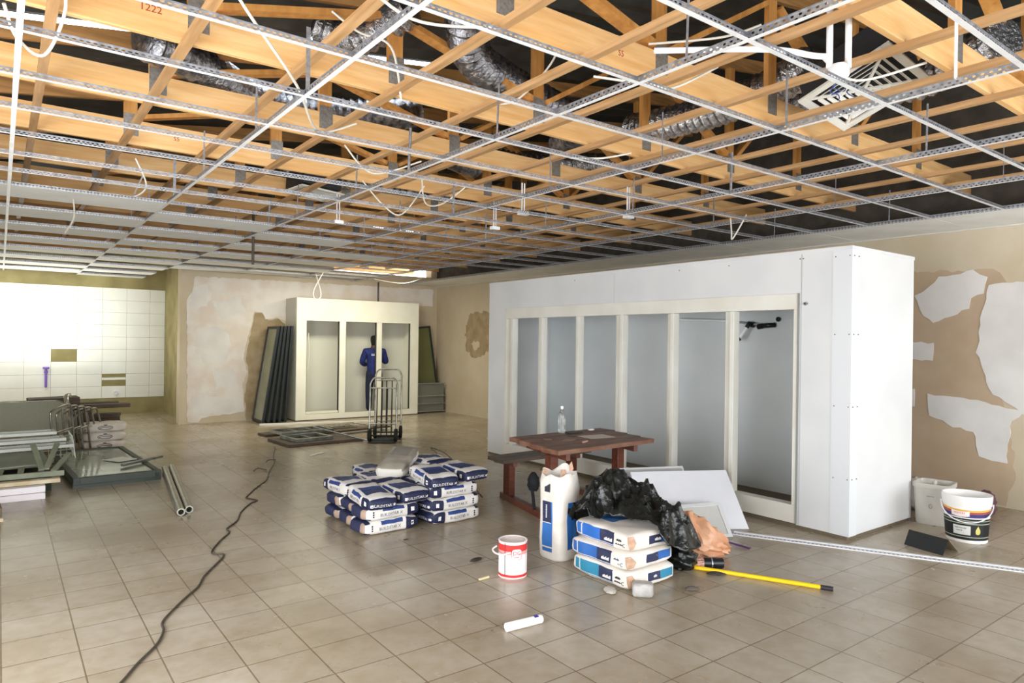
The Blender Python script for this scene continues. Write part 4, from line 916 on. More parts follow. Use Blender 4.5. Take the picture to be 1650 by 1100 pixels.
def curved(pts2, r, name, m, off=0):
    vs = [(r*math.cos(ca+off+x/r), r*math.sin(ca+off+x/r), z) for x, z in pts2]; return MB().add(vs, [tuple(range(len(vs)))]).build(name, m, t, local=True)
L_ = [(.036*math.copysign(abs(math.cos(a))**.6, math.cos(a)), HT-.080+.036*math.copysign(abs(math.sin(a))**.6, math.sin(a))) for a in [2*PI*i/24 for i in range(24)]]
vs = []; fs = []
for i in range(17):
    th = PI*i/16; hx = .036*math.copysign(abs(math.cos(th))**.6, math.cos(th)); hz = .036*abs(math.sin(th))**.6; a = ca+.42-hx/RT
    for z in (HT-.080-hz, HT-.080+hz): vs.append(((RT+.0009)*math.cos(a), (RT+.0009)*math.sin(a), z))
for i in range(16): fs.append((2*i, 2*i+2, 2*i+3, 2*i+1))
MB().add(vs, fs).build('logo_ground', mat('white_tin', '#ece4e2', .35), t, local=True)
ring_ = MB(); pts_ = [((RT+.0012)*math.cos(ca+.42+x/RT), (RT+.0012)*math.sin(ca+.42+x/RT), z) for x, z in L_]; ring_.tube(pts_, .0013, 6, 0, True); ring_.build('logo_ring', REDP, t, local=True)
text('DG', .038, REDP, t, ((RT+.0016)*math.cos(ca+.42), (RT+.0016)*math.sin(ca+.42), HT-.073), (PI/2, 0, ca+.42+PI/2), 'logo_lettering')
q = MB()
for i in range(5): a = ca+.42-.16+.07*i; q.box(((RT+.001)*math.cos(a), (RT+.001)*math.sin(a), HT-.100), (.002, .005, .006), (0, 0, a))
q.build('small_lettering', REDP, t, local=True)
q = MB()
for i in range(5):
    for k in range(2): a = ca+.42-.1+.07*i; q.box(((RT+.0006)*math.cos(a), (RT+.0006)*math.sin(a), .105-.014*k), (.002, .005, .004), (0, 0, a))
q.build('side_lettering', mat('faint_print', '#b9a9ab', .5), t, local=True)
MB().box(((RT+.001)*math.cos(ca-.42), (RT+.001)*math.sin(ca-.42), .13), (.003, .004, .22), (0, 0, ca-.42)).build('seam', mat('dark_seam', '#5a3a3c', .5), t, local=True)
b = MB(); b.tube(smoothpath([(-RT-.002, .05, HT-.045), (-RT-.04, .045, HT-.06), (-RT-.045, .0, HT-.075), (-RT-.02, -.05, HT-.075), (-RT*.75, -RT*.75, HT-.065)], 6), .006, 8); b.build('handle', mat('white_plastic_handle', '#e6d6d2', .5), t, local=True, smooth=.8)
band(RT-.0125, HT-.06, HT-.004, 0, 2*PI, 'inner_rim', mat('grey_dried_paint', '#b6a9a4', .6), 40)
# cartridge
t = thing('sealant_cartridge', 'white sealant cartridge with blue mark lying in the foreground', 'cartridge', (2.373, 3.01, .0245)); t.rotation_euler = (0, 0, math.atan2(3.0-3.018, 2.494-2.252))
Rx = Euler((0, PI/2, 0)).to_matrix()
MB().lathe([(0, -.118), (.0235, -.118), (.0245, -.114), (.0245, .112), (.0225, .118), (.015, .118), (.014, .11), (0, .11)], (0, 0, 0), 24, 0, Rx).build('tube_body', mat('white_cartridge', '#f0eeee', .4), t, local=True, smooth=.5)
vs = []; fs = []
for i in range(9):
    a = -2.55+.95*i/8
    for x in (.062, .09): vs.append((x, -.0248*math.cos(a+PI/2+.6), .0248*math.sin(-a-PI/2+1.2)))
q = MB(); n_ = 9; vs = []
for i in range(n_):
    a = PI*.30+PI*.34*i/(n_-1)
    for x in (.064, .092): vs.append((x, -.0249*math.cos(a-.0), .0249*math.sin(a)))
q.add(vs, [(2*i, 2*i+2, 2*i+3, 2*i+1) for i in range(n_-1)]); q.build('blue_mark', mat('blue_print', '#37309a', .5), t, local=True)
# concrete lump and scraps
CONC = mat('grey_concrete', '#b6b3af', .9, 0, '#9c9894', 12, bump=.5, bscale=40)
def lump(name, label, cat, c, d, rz, m, seed=1, amp=.25):
    return blob(name, (c[0], c[1], 0), (d[0]/2, d[1]/2, d[2]/2), seed, m, label, cat, 18, 12, amp, None, rz)
q = sack_mesh(.125, .09, .085, 33, 8, .05, .008, 8, 6, 5); q.materials.append(CONC); o = bpy.data.objects.new('concrete_block', q); COL.objects.link(o); o.location = (3.285, 2.955, 0); o.rotation_euler = (0, 0, -.75); tag(o, 'rough grey concrete block in front of the white sack stack corner', 'block')
lump('plaster_crumb', 'flat pale spill of powder crumbs left of the concrete block', 'crumb', (3.17, 3.13, 0), (.14, .08, .02), .9, mat('pale_crumbs', '#cdc8c0', .9, bump=.5), 5)
lump('leaf_scrap', 'dark curled scrap on the floor right of the white sack stack', 'scrap', (3.62, 2.83, 0), (.10, .05, .03), -.5, mat('dark_scrap', '#5a524a', .8), 7)
lump('leaf_scrap', 'dark brown flat scrap under the yellow pole', 'scrap', (4.02, 2.93, 0), (.16, .08, .02), -.4, mat('brown_scrap', '#453d36', .8), 8)
lump('leaf_scrap', 'dark scrap lying left behind the paint tin', 'scrap', (2.80, 4.13, 0), (.12, .05, .02), .3, mat('brown_scrap', '#453d36', .8), 9)
lump('leaf_scrap', 'tiny dark speck on the floor in front of the blue sacks', 'scrap', (2.62, 4.87, 0), (.05, .025, .012), .3, mat('brown_scrap', '#453d36', .8), 10)
b = MB().box((0, 0, .006), (.085, .014, .010)); o = b.build('wood_chip', mat('pale_wood_chip', '#dccb9f', .7), origin=(0, 0, 0)); o.location = (2.63, 3.78, .001); o.rotation_euler = (0, 0, .1); tag(o, 'small pale wood chip on the floor left of the paint tin', 'chip')
# ================================================================== BUCKETS BY THE RIGHT WALL
t = thing('paint_bucket', 'white paint bucket with black label and wire handle near the right wall', 'bucket', (6.49, 2.27, 0)); HB = .385; r0_, r1_ = .148, .176
def rb_(z): return r0_+(r1_-r0_)*z/HB
MB().lathe([(0, .004), (r0_-.006, .004), (r0_-.004, 0), (r0_, .004), (rb_(.30), .30), (rb_(.30)+.006, .302), (rb_(.33)+.006, .335), (r1_+.004, .345), (r1_+.006, HB), (r1_-.002, HB), (r1_-.006, HB-.02), (r0_-.01, .03), (0, .03)], (0, 0, 0), 44).build('bucket_body', mat('white_bucket_plastic', '#e9e6e2', .4), t, local=True, smooth=.5)
cb = math.atan2(-2.27, -6.49)
def wrap(z0, z1, a0, a1, name, m, off=.0008, n=30, wave=None):
    vs = []; fs = []
    for i in range(n+1):
        a = cb+a0+(a1-a0)*i/n; w = wave(i/n) if wave else 0
        for z in (z0+w, z1+w): r = rb_(z)+off; vs.append((r*math.cos(a), r*math.sin(a), z))
    for i in range(n): fs.append((2*i, 2*i+2, 2*i+3, 2*i+1))
    return MB().add(vs, fs).build(name, m, t, local=True, smooth=1)
wrap(.028, .205, -1.7, 1.45, 'black_label', mat('black_label_print', '#15191b', .45))
for z in (.05, .16, .185): wrap(z, z+.006, -1.7, 1.45, 'label_line', mat('pale_green_print', '#a9b29b', .5), .0014)
wrap(.07, .145, -.62, .18, 'label_panel', mat('pale_label_panel', '#c8c8c2', .5), .0014)
wrap(.205, .235, -1.6, 1.45, 'violet_band', mat('violet_print', '#3a2f6a', .45), .0012, 30, lambda u: -.012*math.sin(PI*u)+.02)
wrap(.235, .252, -1.5, 1.35, 'red_band', mat('dull_red_print', '#a04a3c', .45), .0012, 30, lambda u: -.012*math.sin(PI*u)+.02)
wrap(.252, .268, -1.4, 1.25, 'yellow_band', mat('yellow_print', '#e0a94e', .45), .0012, 30, lambda u: -.012*math.sin(PI*u)+.02)
wrap(.225, .268, -.68, .12, 'white_badge', mat('white_badge_print', '#e2d6d2', .45), .002, 20, lambda u: -.008*math.sin(PI*u))
def dot_letters(n_, a0, da, z, h, m, name):
    q = MB()
    for i in range(n_):
        a = cb+a0+da*i; r = rb_(z)+.0022; q.box((r*math.cos(a), r*math.sin(a), z), (.002, .005, h*(1 if i % 3 else .7)), (0, 0, a))
    return q.build(name, m, t, local=True)
dot_letters(7, -.52, .07, .248, .016, mat('orange_lettering', '#c96a5a', .5), 'badge_lettering'); dot_letters(9, -.52, .06, .125, .008, INKD, 'panel_lettering'); dot_letters(5, -.45, .06, .105, .007, INKD, 'panel_small_lettering'); dot_letters(6, -.5, .06, .192, .006, mat('pale_green_print', '#a9b29b', .5), 'label_lettering')
D_ = [(0, .052), (.017, .018), (.019, 0), (.014, -.015), (0, -.021), (-.014, -.015), (-.019, 0), (-.017, .018)]
vs = []
for x, z in D_: zz = .098+z; r = rb_(zz)+.002; a = cb+.52+x/r; vs.append((r*math.cos(a), r*math.sin(a), zz))
MB().add(vs, [tuple(range(8))]).build('drop_emblem', mat('pale_yellow_drop', '#c6bd6a', .5), t, local=True)
P = []
for i in range(21):
    u = i/20; a = cb-1.5+3.0*u; r = rb_(.3)+.014+.012*math.sin(PI*u); P.append((r*math.cos(a), r*math.sin(a), .315-.135*math.sin(PI*u)))
MB().tube(P, .0042, 8).build('handle', mat('white_wire_handle', '#e9e4ea', .4), t, local=True, smooth=1)
t = thing('plastic_tub', 'grey white square plastic tub between the big cold room and the paint bucket', 'tub', (6.86, 2.66, 0), .15)
def rr(w, d, z, rad=.05, n=6):
    out = []
    for sx, sy, a0 in ((1, 1, 0), (-1, 1, PI/2), (-1, -1, PI), (1, -1, 3*PI/2)):
        for i in range(n+1):
            a = a0+PI/2*i/n; out.append((sx*(w/2-rad)+rad*math.cos(a), sy*(d/2-rad)+rad*math.sin(a), z))
    return out
vs = []; prof = [(.25, .25, 0), (.26, .26, .01), (.29, .29, .33), (.305, .305, .332), (.31, .31, .37), (.29, .29, .372), (.27, .27, .33)]
for w, d, z in prof: vs += rr(w, d, z)
n_ = 28; fs = [(i*n_+j, i*n_+(j+1) % n_, (i+1)*n_+(j+1) % n_, (i+1)*n_+j) for i in range(len(prof)-1) for j in range(n_)]+[tuple(range(n_))[::-1], tuple(range((len(prof)-1)*n_, len(prof)*n_))]
MB().add(vs, fs).build('tub_body', mat('dusty_white_plastic', '#c6c2ba', .5, 0, '#b3aea4', 5), t, local=True, smooth=.6)
q = MB(); q.tube([(-.1455, .012*math.cos(a)+.0, .17+.02*math.sin(a)) for a in [2*PI*i/12 for i in range(12)]], .003, 6, 0, True); q.bx(-.147, -.142, -.03, .03, .255, .262); q.build('moulded_mark', mat('grey_moulded_mark', '#9a958c', .5), t, local=True)
MB().lathe([(.0, 0), (.02, .0), (.02, .05), (0, .06)], (0, 0, .33), 12).build('stirrer_stub', mat('dusty_white_plastic', '#c6c2ba', .5), t, local=True)
lump('cloth_bundle', 'pale crumpled cloth lying behind the tub at the cold room edge', 'cloth', (7.25, 3.0, 0), (.26, .26, .36), .2, mat('pale_cloth', '#c2bab2', .9, bump=.4), 14)
lump('cloth_bundle', 'maroon brown rag on the floor behind the paint bucket', 'cloth', (7.6, 2.49, 0), (.2, .16, .25), .2, mat('maroon_rag', '#5f4048', .9, bump=.4), 15, .3)
# folded dark board (tent shape)
a_, b_, c_ = Vector((5.883, 2.50, .002)), Vector((5.815, 2.19, .002)), Vector((6.02, 2.16, .002)); top1, top2 = Vector((5.945, 2.49, .115)), Vector((5.885, 2.18, .115)); d_ = c_+(a_-b_)
t = thing('folded_board', 'black folded board standing like a tent before the paint bucket', 'board', (5.9, 2.33, 0))
def plate(P4, th, name, m):
    P4 = [Vector(p) for p in P4]; n = (P4[1]-P4[0]).cross(P4[3]-P4[0]).normalized()*th; MB().add(P4+[p+n for p in P4], [(0, 1, 2, 3), (7, 6, 5, 4), (0, 4, 5, 1), (1, 5, 6, 2), (2, 6, 7, 3), (3, 7, 4, 0)]).build(name, m, t)
plate([a_, b_, top2, top1], .004, 'black_flap', mat('matt_black_board', '#1d1f1f', .7)); plate([c_, d_, top1, top2], .004, 'brown_flap', mat('brown_board_inside', '#8a7a62', .8))
# ================================================================== CORD ON THE FLOOR
cp = [(.30, 3.30), (.48, 3.588), (.57, 3.76), (.659, 3.934), (.727, 4.09), (.75, 4.22), (.86, 4.40), (.959, 4.568), (1.05, 4.70), (1.116, 4.866), (1.22, 5.06), (1.33, 5.22), (1.345, 5.30), (1.285, 5.33), (1.30, 5.43), (1.42, 5.68), (1.52, 5.86), (1.55, 6.0), (1.67, 6.201), (1.80, 6.48), (1.96, 6.78), (2.04, 6.87), (2.0, 7.02), (2.031, 7.106), (2.22, 7.45), (2.40, 7.75), (2.474, 7.941), (2.62, 8.3), (2.85, 8.85), (2.98, 9.25), (3.12, 9.7), (3.2, 9.9), (3.27, 10.12)]
rc = random.Random(8)
P = smoothpath([(x+rc.uniform(-.012, .012), y+rc.uniform(-.012, .012), .007) for x, y in cp], 5)
tag(MB().tube(P, .0065, 7).build('extension_cord', mat('dark_grey_cord', '#4a4238', .6), smooth=1.2), 'dark power cord snaking along the floor from the foreground to the scrap pile', 'cord')
for q_, pts in enumerate(([(2.62, 8.42, .006), (2.52, 8.44, .03), (2.46, 8.40, .006)], [(2.93, 9.05, .006), (2.82, 9.0, .02), (2.78, 8.95, .006)])):
    tag(MB().tube(smoothpath(pts), .006, 6).build('cable_tie', mat('dark_grey_cord', '#4a4238', .6)), 'short dark loop of cord beside the long floor cord, %s one' % ('nearer', 'farther')[q_], 'cord')
# ================================================================== LEFT SCRAP PILE
GLF = mat('grey_green_frame', '#3c423c', .5, .3)
t = thing('glass_door', 'dark framed glass door lying flat on two battens at the left of the floor', 'glass door', (0, 0, 0)); t.location = (.635, 8.44, 0); t.rotation_euler = (0, 0, .05)
W2, D2 = .84, 2.15
for y in (.02, D2-.12): MB().bx(.0, W2, y, y+.08, 0, .035).build('support_batten', GLF, t, local=True)
z0_, z1_ = .036, .11
b = MB(); b.bx(0, .06, 0, D2, z0_, z1_); b.bx(W2-.06, W2, 0, D2, z0_, z1_); b.bx(.06, W2-.06, 0, .06, z0_, z1_); b.bx(.06, W2-.06, D2-.06, D2, z0_, z1_); b.build('frame', GLF, t, local=True, bevel=.004)
MB().bx(.06, W2-.06, .06, D2-.06, z1_-.025, z1_-.012).build('glass_pane', mat('lying_green_glass', '#8f9a86', .1, 0, '#7d8875', 2), t, local=True)
for x in (.02, W2-.06): MB().bx(x, x+.04, -.002, .0, z0_+.01, z1_-.02).build('corner_insert', BLACKM, t, local=True)
b = MB().bar((1.15, 8.95, .125), (1.62, 9.35, .125), .05, .025); tag(b.build('metal_profile', GREYM), 'short grey metal profile resting on the corner of the lying glass door', 'metal profile')
flat_paper('paper_sheet', 'white sheet lying on the glass of the lying door', 'paper', 0, 0, .26, .3, .5, mat('bright_paper', '#e4e8e0', .7)); o = [x for x in COL.objects if x.get('label') == 'white sheet lying on the glass of the lying door'][0]; o.location = (1.2, 9.5, .105)
STEEL = mat('bare_steel_pipe', '#a5a294', .35, .7, '#8c897c', 6)
for q_, (p0, p1) in enumerate((((1.32, 6.66, .036), (1.60, 9.0, .036)), ((1.40, 6.72, .036), (1.685, 9.05, .036)))):
    t = thing('steel_pipe', 'bare steel pipe lying on the floor by the glass door, %s of the pair' % ('left', 'right')[q_], 'pipe', p0, 0, 'pair of steel pipes')
    p0, p1 = Vector(p0), Vector(p1); d = (p1-p0).normalized(); L = (p1-p0).length; Rm = d.to_track_quat('Z', 'Y').to_matrix()
    q = MB().lathe([(.024, .05), (.024, 0), (.0345, 0), (.0345, L), (.024, L)], (0, 0, 0), 18, 0, Rm, False); q.build('pipe_wall', STEEL, t, local=True, smooth=.6)
    MB().lathe([(0, .06), (.025, .06)], (0, 0, 0), 18, 0, Rm).build('pipe_bore', DARKST, t, local=True)
# white cement sacks with an oval emblem
CMS = printed('pale_grey_cement_sack', '#d5cdc2', [], '#c4bbae', .75, .3, 9)
for k in range(3):
    t = thing('cement_sack', 'pale sack with dark oval emblem, %s of the stack of three beside the scrap pile' % ('bottom', 'middle', 'top')[k], 'sack', (1.19+.01*k, 11.28, k*.125), .05-.03*k, 'pale sacks with an oval emblem')
    me = sack_mesh(.56, .40, .135, 20+k, 5, .2, .012); me.materials.append(CMS); o = bpy.data.objects.new('sack_body', me); COL.objects.link(o); o.parent = t
    q = MB(); yk = -.199; cz = .068
    q.tube([(.09*math.cos(a), yk-.004, cz+.026*math.sin(a)+.0) for a in [2*PI*i/28 for i in range(28)]], .0045, 6, 0, True); q.tube(smoothpath([(-.075, yk-.004, cz-.008), (-.02, yk-.004, cz+.008), (.05, yk-.004, cz-.004), (.075, yk-.004, cz+.006)]), .004, 6); q.bx(-.02, .02, yk-.006, yk, cz+.034, cz+.045)
    q.build('oval_emblem', mat('dark_emblem_print', '#4b4a48', .7), t, local=True)
# wire mesh panel with rounded corner, leaning
t = thing('mesh_panel', 'large grey wire mesh panel with rounded corner leaning back in the scrap pile', 'mesh panel', (.05, 10.55, .24), 0); t.rotation_euler = (math.radians(-60), 0, .06)
MESHM = mat('dull_wire', '#b6b8a8', .45, .4)
def inrr(x, y, w, h, r):
    dx, dy = max(abs(x)-(w/2-r), 0), max(abs(y)-(h/2-r), 0); return dx*dx+dy*dy <= r*r
wM, hM, rM = 1.5, .95, .16; q = MB()
for i in range(96):
    x = -wM/2+wM*i/95; hh = hM/2 if abs(x) <= wM/2-rM else hM/2-rM+math.sqrt(max(rM*rM-(abs(x)-(wM/2-rM))**2, 0)); q.bx(x-.004, x+.004, -.002, .002, .45-hh, .45+hh)
for j in range(60):
    z = -hM/2+hM*j/59; ww = wM/2 if abs(z) <= hM/2-rM else wM/2-rM+math.sqrt(max(rM*rM-(abs(z)-(hM/2-rM))**2, 0)); q.bx(-ww, ww, -.004, 0, .45+z-.004, .45+z+.004)
q.build('wire_mesh', MESHM, t, local=True)
rim = [(sx*(wM/2-rM)+rM*math.cos(a0+PI/2*i/6), 0, .45+sz*(hM/2-rM)+rM*math.sin(a0+PI/2*i/6)) for sx, sz, a0 in ((1, 1, 0), (-1, 1, PI/2), (-1, -1, PI), (1, -1, 3*PI/2)) for i in range(7)]
MB().tube(rim, .01, 8, 0, True).build('rim', CHROME, t, local=True, smooth=1)
# wire basket body below the mesh
q = MB()
for i in range(22): x = -.55+1.3*i/21; q.cyl((x, 9.95, .02), (x, 10.35, .34), .004, 5)
for j in range(7): z = .03+.05*j; y = 9.95+.4*(z-.02)/.32; q.cyl((-.6, y, z), (.78, y, z), .005, 5)
for i in range(10): y = 9.95+.09*i; q.cyl((.78, y, .02), (.74, y+.05, .36), .004, 5)
tag(q.build('wire_basket', MESHM), 'wire basket lying beneath the grey mesh panel in the scrap pile', 'wire basket')
FRM = mat('pale_grey_profile', '#b9bbb2', .45, .2)
for q_, (c, rz, z) in enumerate((((.0, 9.75, .50), .05, 0), ((.08, 9.55, .44), .09, 0), ((.14, 9.35, .385), .13, 0))):
    open_frame('shelf_bracket_frame', 'pale grey rectangular frame lying on the mesh basket, %s of three' % ('rearmost', 'middle', 'front')[q_], 'frame', (c[0], c[1], c[2]-.06), 1.1, .26, .035, .035, rz, FRM, 0, 'pale grey rectangular frames', (0, .0))
slab('grey_panel', 'grey green sheet lying tilted on the slat rack at the left edge', 'sheet', (-.05, 8.95, .26), (.95, .55, .02), .08, mat('grey_green_sheet', '#858b7c', .6, 0, '#767c6e', 3), (.12, -.02))
t = thing('slat_rack', 'rack of grey green slats lying under the tilted grey sheet', 'slat rack', (0, 8.6, .19)); SLT = mat('grey_green_slat', '#8f9580', .6, 0, '#7b806c', 4)
for k in range(6): MB().bar((-.5+.17*k, 8.4, .20), (-.45+.17*k, 9.1, .24), .05, .02).build('slat', SLT, t)
MB().bx(-.7, .55, 8.36, 8.40, .17, .22).build('front_rail', SLT, t); MB().bx(-.7, .5, 9.1, 9.14, .19, .25).build('rear_rail', SLT, t)
for q_, (p0, p1) in enumerate((((.36, 8.40, .24), (.30, 8.9, .44)), ((.40, 8.42, .24), (.52, 8.95, .42)), ((.46, 8.38, .22), (.62, 8.8, .33)))):
    tag(MB().bar(p0, p1, .05, .018).build('loose_slat', SLT), 'loose grey green slat propped on the slat rack, %s of three' % ('leftmost', 'middle', 'rightmost')[q_], 'slat', 'loose slats on the slat rack')
slab('plank', 'cream coloured plank lying across the top of the white boards at left', 'plank', (-.1, 8.28, .125), (1.22, .10, .04), .0, mat('cream_plank', '#d6ccb2', .7, 0, '#bfae8c', 5), (0, .0))
for k in range(2): slab('white_profile', 'white box profile lying on the floor at the left edge, %s one' % ('lower', 'upper')[k], 'profile', (-.25, 8.15+.02*k, .062*k), (1.26, .11, .06), .02*k, mat('white_coated_profile', '#e3dde0', .45))
slab('profile_rest', 'dark strip lying under the slat rack behind the white profiles', 'strip', (-.2, 8.75, 0), (1.3, .5, .17), .0, mat('dark_greenish_board', '#34382f', .8))
slab('timber_block', 'brown timber block at the left edge of the floor in front of the white profiles', 'timber block', (-.18, 7.5, 0), (.42, .25, .10), .05, mat('brown_block', '#6b5a42', .7)); slab('timber_offcut', 'pale timber offcut before the brown block at the left picture edge', 'timber block', (-.13, 7.3, 0), (.35, .06, .03), .08, mat('cream_plank', '#d6ccb2', .7))
# chrome frames leaning in the pile
for q_ in range(5):
    x = .70+.095*q_; y = 10.55+.16*q_; t = thing('tube_frame', 'bent chrome tube frame standing in the scrap pile, %s from the left' % ORD[q_+1], 'tube frame', (x, y, 0), 0, 'bent chrome tube frames'); t.rotation_euler = (0, -.10-.03*q_, .9-.05*q_)
    h = .70-.03*q_; w = .20; le = -.20
    P = smoothpath([(-w, 0, .02), (-w+le*.1, 0, h*.8), (-w+.05+le*.15, 0, h*.97), (w-.05+le*.15, 0, h), (w+le*.1, 0, h*.8), (w, 0, .02)], 5)
    MB().tube(P, .013, 8).build('tube', CHROME, t, local=True, smooth=1); MB().cyl((-w, 0, h*.55), (w, 0, h*.55), .009, 8).build('crossbar', CHROME, t, local=True, smooth=1); MB().cyl((0, 0, h*.55), (0, 0, h*.95), .009, 8).build('upright_bar', CHROME, t, local=True, smooth=1)
b = MB().tube(smoothpath([(.78, 10.9, .30), (.74, 11.0, .70), (.74, 11.05, .78), (.78, 11.1, .79)]), .03, 12); tag(b.build('chrome_pipe', mat('bright_chrome', '#d6d6d2', .15, .95), smooth=1), 'thick shiny chrome pipe sticking up from the scrap pile', 'pipe')
BRN = mat('dark_brown_plank', '#5c4c3e', .7, 0, '#45382d', 5, (1, 7, 7))
for q_, (c, d, rz, tl) in enumerate((((.65, 12.1, .581), (.62, .4, .11), .05, (.0, -.02)), ((.5, 12.3, .501), (.9, .5, .08), .1, (0, 0)), ((1.32, 12.2, .501), (.66, .2, .06), .02, (0, 0)), ((1.25, 12.5, .501), (.56, .2, .07), -.02, (0, 0)), ((1.36, 12.35, .291), (.36, .4, .05), -.1, (0, 0)), ((1.36, 12.33, .346), (.34, .36, .05), -.25, (0, .0)))):
    slab('plank', 'dark brown plank stacked behind the chrome frames, %s' % ('topmost', 'second from the top on the left', 'long one in the middle', 'middle one farther back', 'lowest one at the right', 'tilted one at the right')[q_], 'plank', c, d, rz, BRN, tl)
slab('timber_crate', 'dark low pile base carrying the brown planks behind the chrome frames', 'base', (.6, 12.4, 0), (1.1, .6, .5), 0, BRN)
slab('timber_crate', 'smaller dark low base under the short brown boards at the right of the scrap pile', 'base', (1.36, 12.35, 0), (.36, .42, .29), 0, BRN)
# wire fence panel behind at the left edge
q = MB()
for i in range(8): x = -.4+.13*i; q.cyl((x, 13.2, 0), (x, 13.2, .52), .005, 5)
for z in (.02, .2, .38, .5): q.cyl((-.5, 13.2, z), (.6, 13.2, z), .006, 5)
tag(q.build('wire_rack', mat('pale_wire', '#cfc9a0', .5)), 'pale wire rack standing behind the scrap pile at the left edge', 'wire rack')
# ================================================================== FOIL DUCTS, DIFFUSERS, CABLES ABOVE THE GRID
def duct(path, r, label, m=FOIL, ripple=.012, pitch=.035):
    P = smoothpath(path, 24); out = []; rad = []; acc = 0; last = None; S = [P[0]]; 
    # resample evenly
    pts = [P[0]]
    for p in P[1:]:
        while (p-pts[-1]).length > pitch: pts.append(pts[-1]+(p-pts[-1]).normalized()*pitch)
    rad = [r+(ripple if i % 2 else -ripple)+.008*noise.noise(q*6) for i, q in enumerate(pts)]
    o = MB().tube(pts, r, 16, 0, False, rad).build('flexible_duct', m, smooth=1.0); return tag(o, label, 'duct', 'foil ventilation ducts')
duct([(.72, 4.9, 3.5), (.9, 5.03, 3.52), (1.169, 5.301, 3.55), (1.66, 5.7, 3.54), (2.2, 5.75, 3.56), (2.75, 5.5, 3.6), (3.0, 5.6, 3.7)], .13, 'foil duct winding above the grid at the upper left', FOILD)
duct([(2.3, 3.6, 3.8), (2.609, 3.98, 3.6), (3.13, 4.2, 3.56), (3.66, 4.32, 3.53), (4.15, 4.6, 3.53), (4.5, 5.2, 3.6)], .13, 'dark ribbed foil duct above the grid in the middle', FOILD)
duct([(4.6, 4.35, 3.56), (4.6, 4.15, 3.53), (4.67, 3.56, 3.52), (4.68, 3.0, 3.56), (4.62, 2.6, 3.62)], .13, 'shiny foil duct running to the air diffuser from the left')
duct([(5.10, 3.4, 3.56), (5.18, 2.8, 3.56), (5.30, 2.3, 3.53), (5.25, 1.95, 3.55), (5.1, 1.6, 3.58)], .13, 'shiny crinkled foil duct passing behind the air diffuser to the right')
duct([(4.1, 5.95, 3.56), (4.5, 5.9, 3.53), (4.95, 5.65, 3.55), (5.5, 5.3, 3.56)], .12, 'short foil duct above the middle of the grid')
duct([(2.6, 7.9, 3.56), (3.1, 7.6, 3.5), (3.5, 7.4, 3.53)], .14, 'foil duct behind the hanging box above the scrap pile', FOIL)
duct([(3.3, 6.2, 3.65), (3.7, 6.1, 3.52), (4.2, 6.3, 3.53)], .11, 'foil duct lying above the grid left of the middle', FOILD)
duct([(4.0, 8.2, 3.65), (4.3, 7.9, 3.53), (4.8, 7.7, 3.52)], .11, 'foil duct far back above the grid', FOILD)
duct([(1.7, 4.5, 3.7), (1.9, 4.3, 3.62), (2.1, 3.9, 3.75)], .11, 'bare foil duct end near the front trusses at left', FOIL)
duct([(5.9, 1.35, 3.62), (5.3, 1.0, 3.66), (4.7, .8, 3.7)], .16, 'wide foil duct at the upper right corner', FOILD)
def diffuser(c, rot, s, label):
    t = thing('air_diffuser', label, 'air diffuser', c, 0, None, rot)
    h = s/2
    b = MB(); b.bx(-h, h, -h, -h+.05, 0, .02); b.bx(-h, h, h-.05, h, 0, .02); b.bx(-h, -h+.05, -h+.05, h-.05, 0, .02); b.bx(h-.05, h, -h+.05, h-.05, 0, .02); b.build('frame', WHITET, t, local=True, bevel=.003)
    b = MB()
    for k in range(4): b.bar((0, 0, .012), ((h-.05)*(1 if k in (0, 3) else -1), (h-.05)*(1 if k < 2 else -1), .012), .02, .012)
    b.build('diagonal_bar', WHITET, t, local=True)
    for k in range(4):
        b = MB(); R4 = Matrix.Rotation(PI/2*k, 3, 'Z')
        for j in range(1, 6):
            e = (h-.05)*j/6; p, q = R4 @ Vector((-e+.015, e, .012)), R4 @ Vector((e-.015, e, .012)); b.bar(p, q, .028, .004, (R4 @ Vector((0, .7, .7))))
        b.build('louvre_blade', WHITET, t, local=True)
    MB().bx(-h+.03, h-.03, -h+.03, h-.03, .05, .22).build('plenum_box', mat('dark_plenum', '#2c2c2e', .6), t, local=True); return t
diffuser((4.64, 2.26, 3.32), (-.36, .12, .0), .62, 'white square air diffuser with four way louvres hanging crooked above the grid')
diffuser((2.75, 7.35, 3.20), (.0, .06, .1), .5, 'white air diffuser lying above the grid near the hanging dark rod')
# conduit drop with wires
t = thing('conduit_drop', 'white round conduit drop with loose wires hanging above the grid at upper right', 'conduit', (3.35, 1.77, 3.3))
b = MB(); b.cyl((3.33, 1.80, 3.0), (3.33, 1.80, 3.6), .016, 10); b.cyl((3.40, 1.74, 3.0), (3.40, 1.74, 3.6), .016, 10); b.build('conduit', PIPEW, t, smooth=.7)
b = MB().tube(smoothpath([(3.33, 1.8, 3.06), (3.28, 1.86, 3.07), (3.1, 2.0, 3.10), (2.7, 2.4, 3.12)], 6), .016, 8); b.build('bent_conduit', PIPEW, t, smooth=1)
MB().lathe([(0, 0), (.035, 0), (.05, .02), (.05, .06), (.04, .075), (0, .08)], (3.365, 1.77, 2.94), 16).build('ceiling_rose', mat('white_rose', '#eceaec', .4), t, smooth=.6)
rw_ = random.Random(3)
for k in range(4):
    q = Vector((3.365, 1.77, 2.94)); P = [q]
    for i in range(4): P.append(P[-1]+Vector((rw_.uniform(-.04, .04), rw_.uniform(-.04, .04), -.022)))
    MB().tube(smoothpath(P), .003, 5).build('loose_wire', BLUEW if k < 3 else mat('white_wire', '#ddd8d2', .5), t)
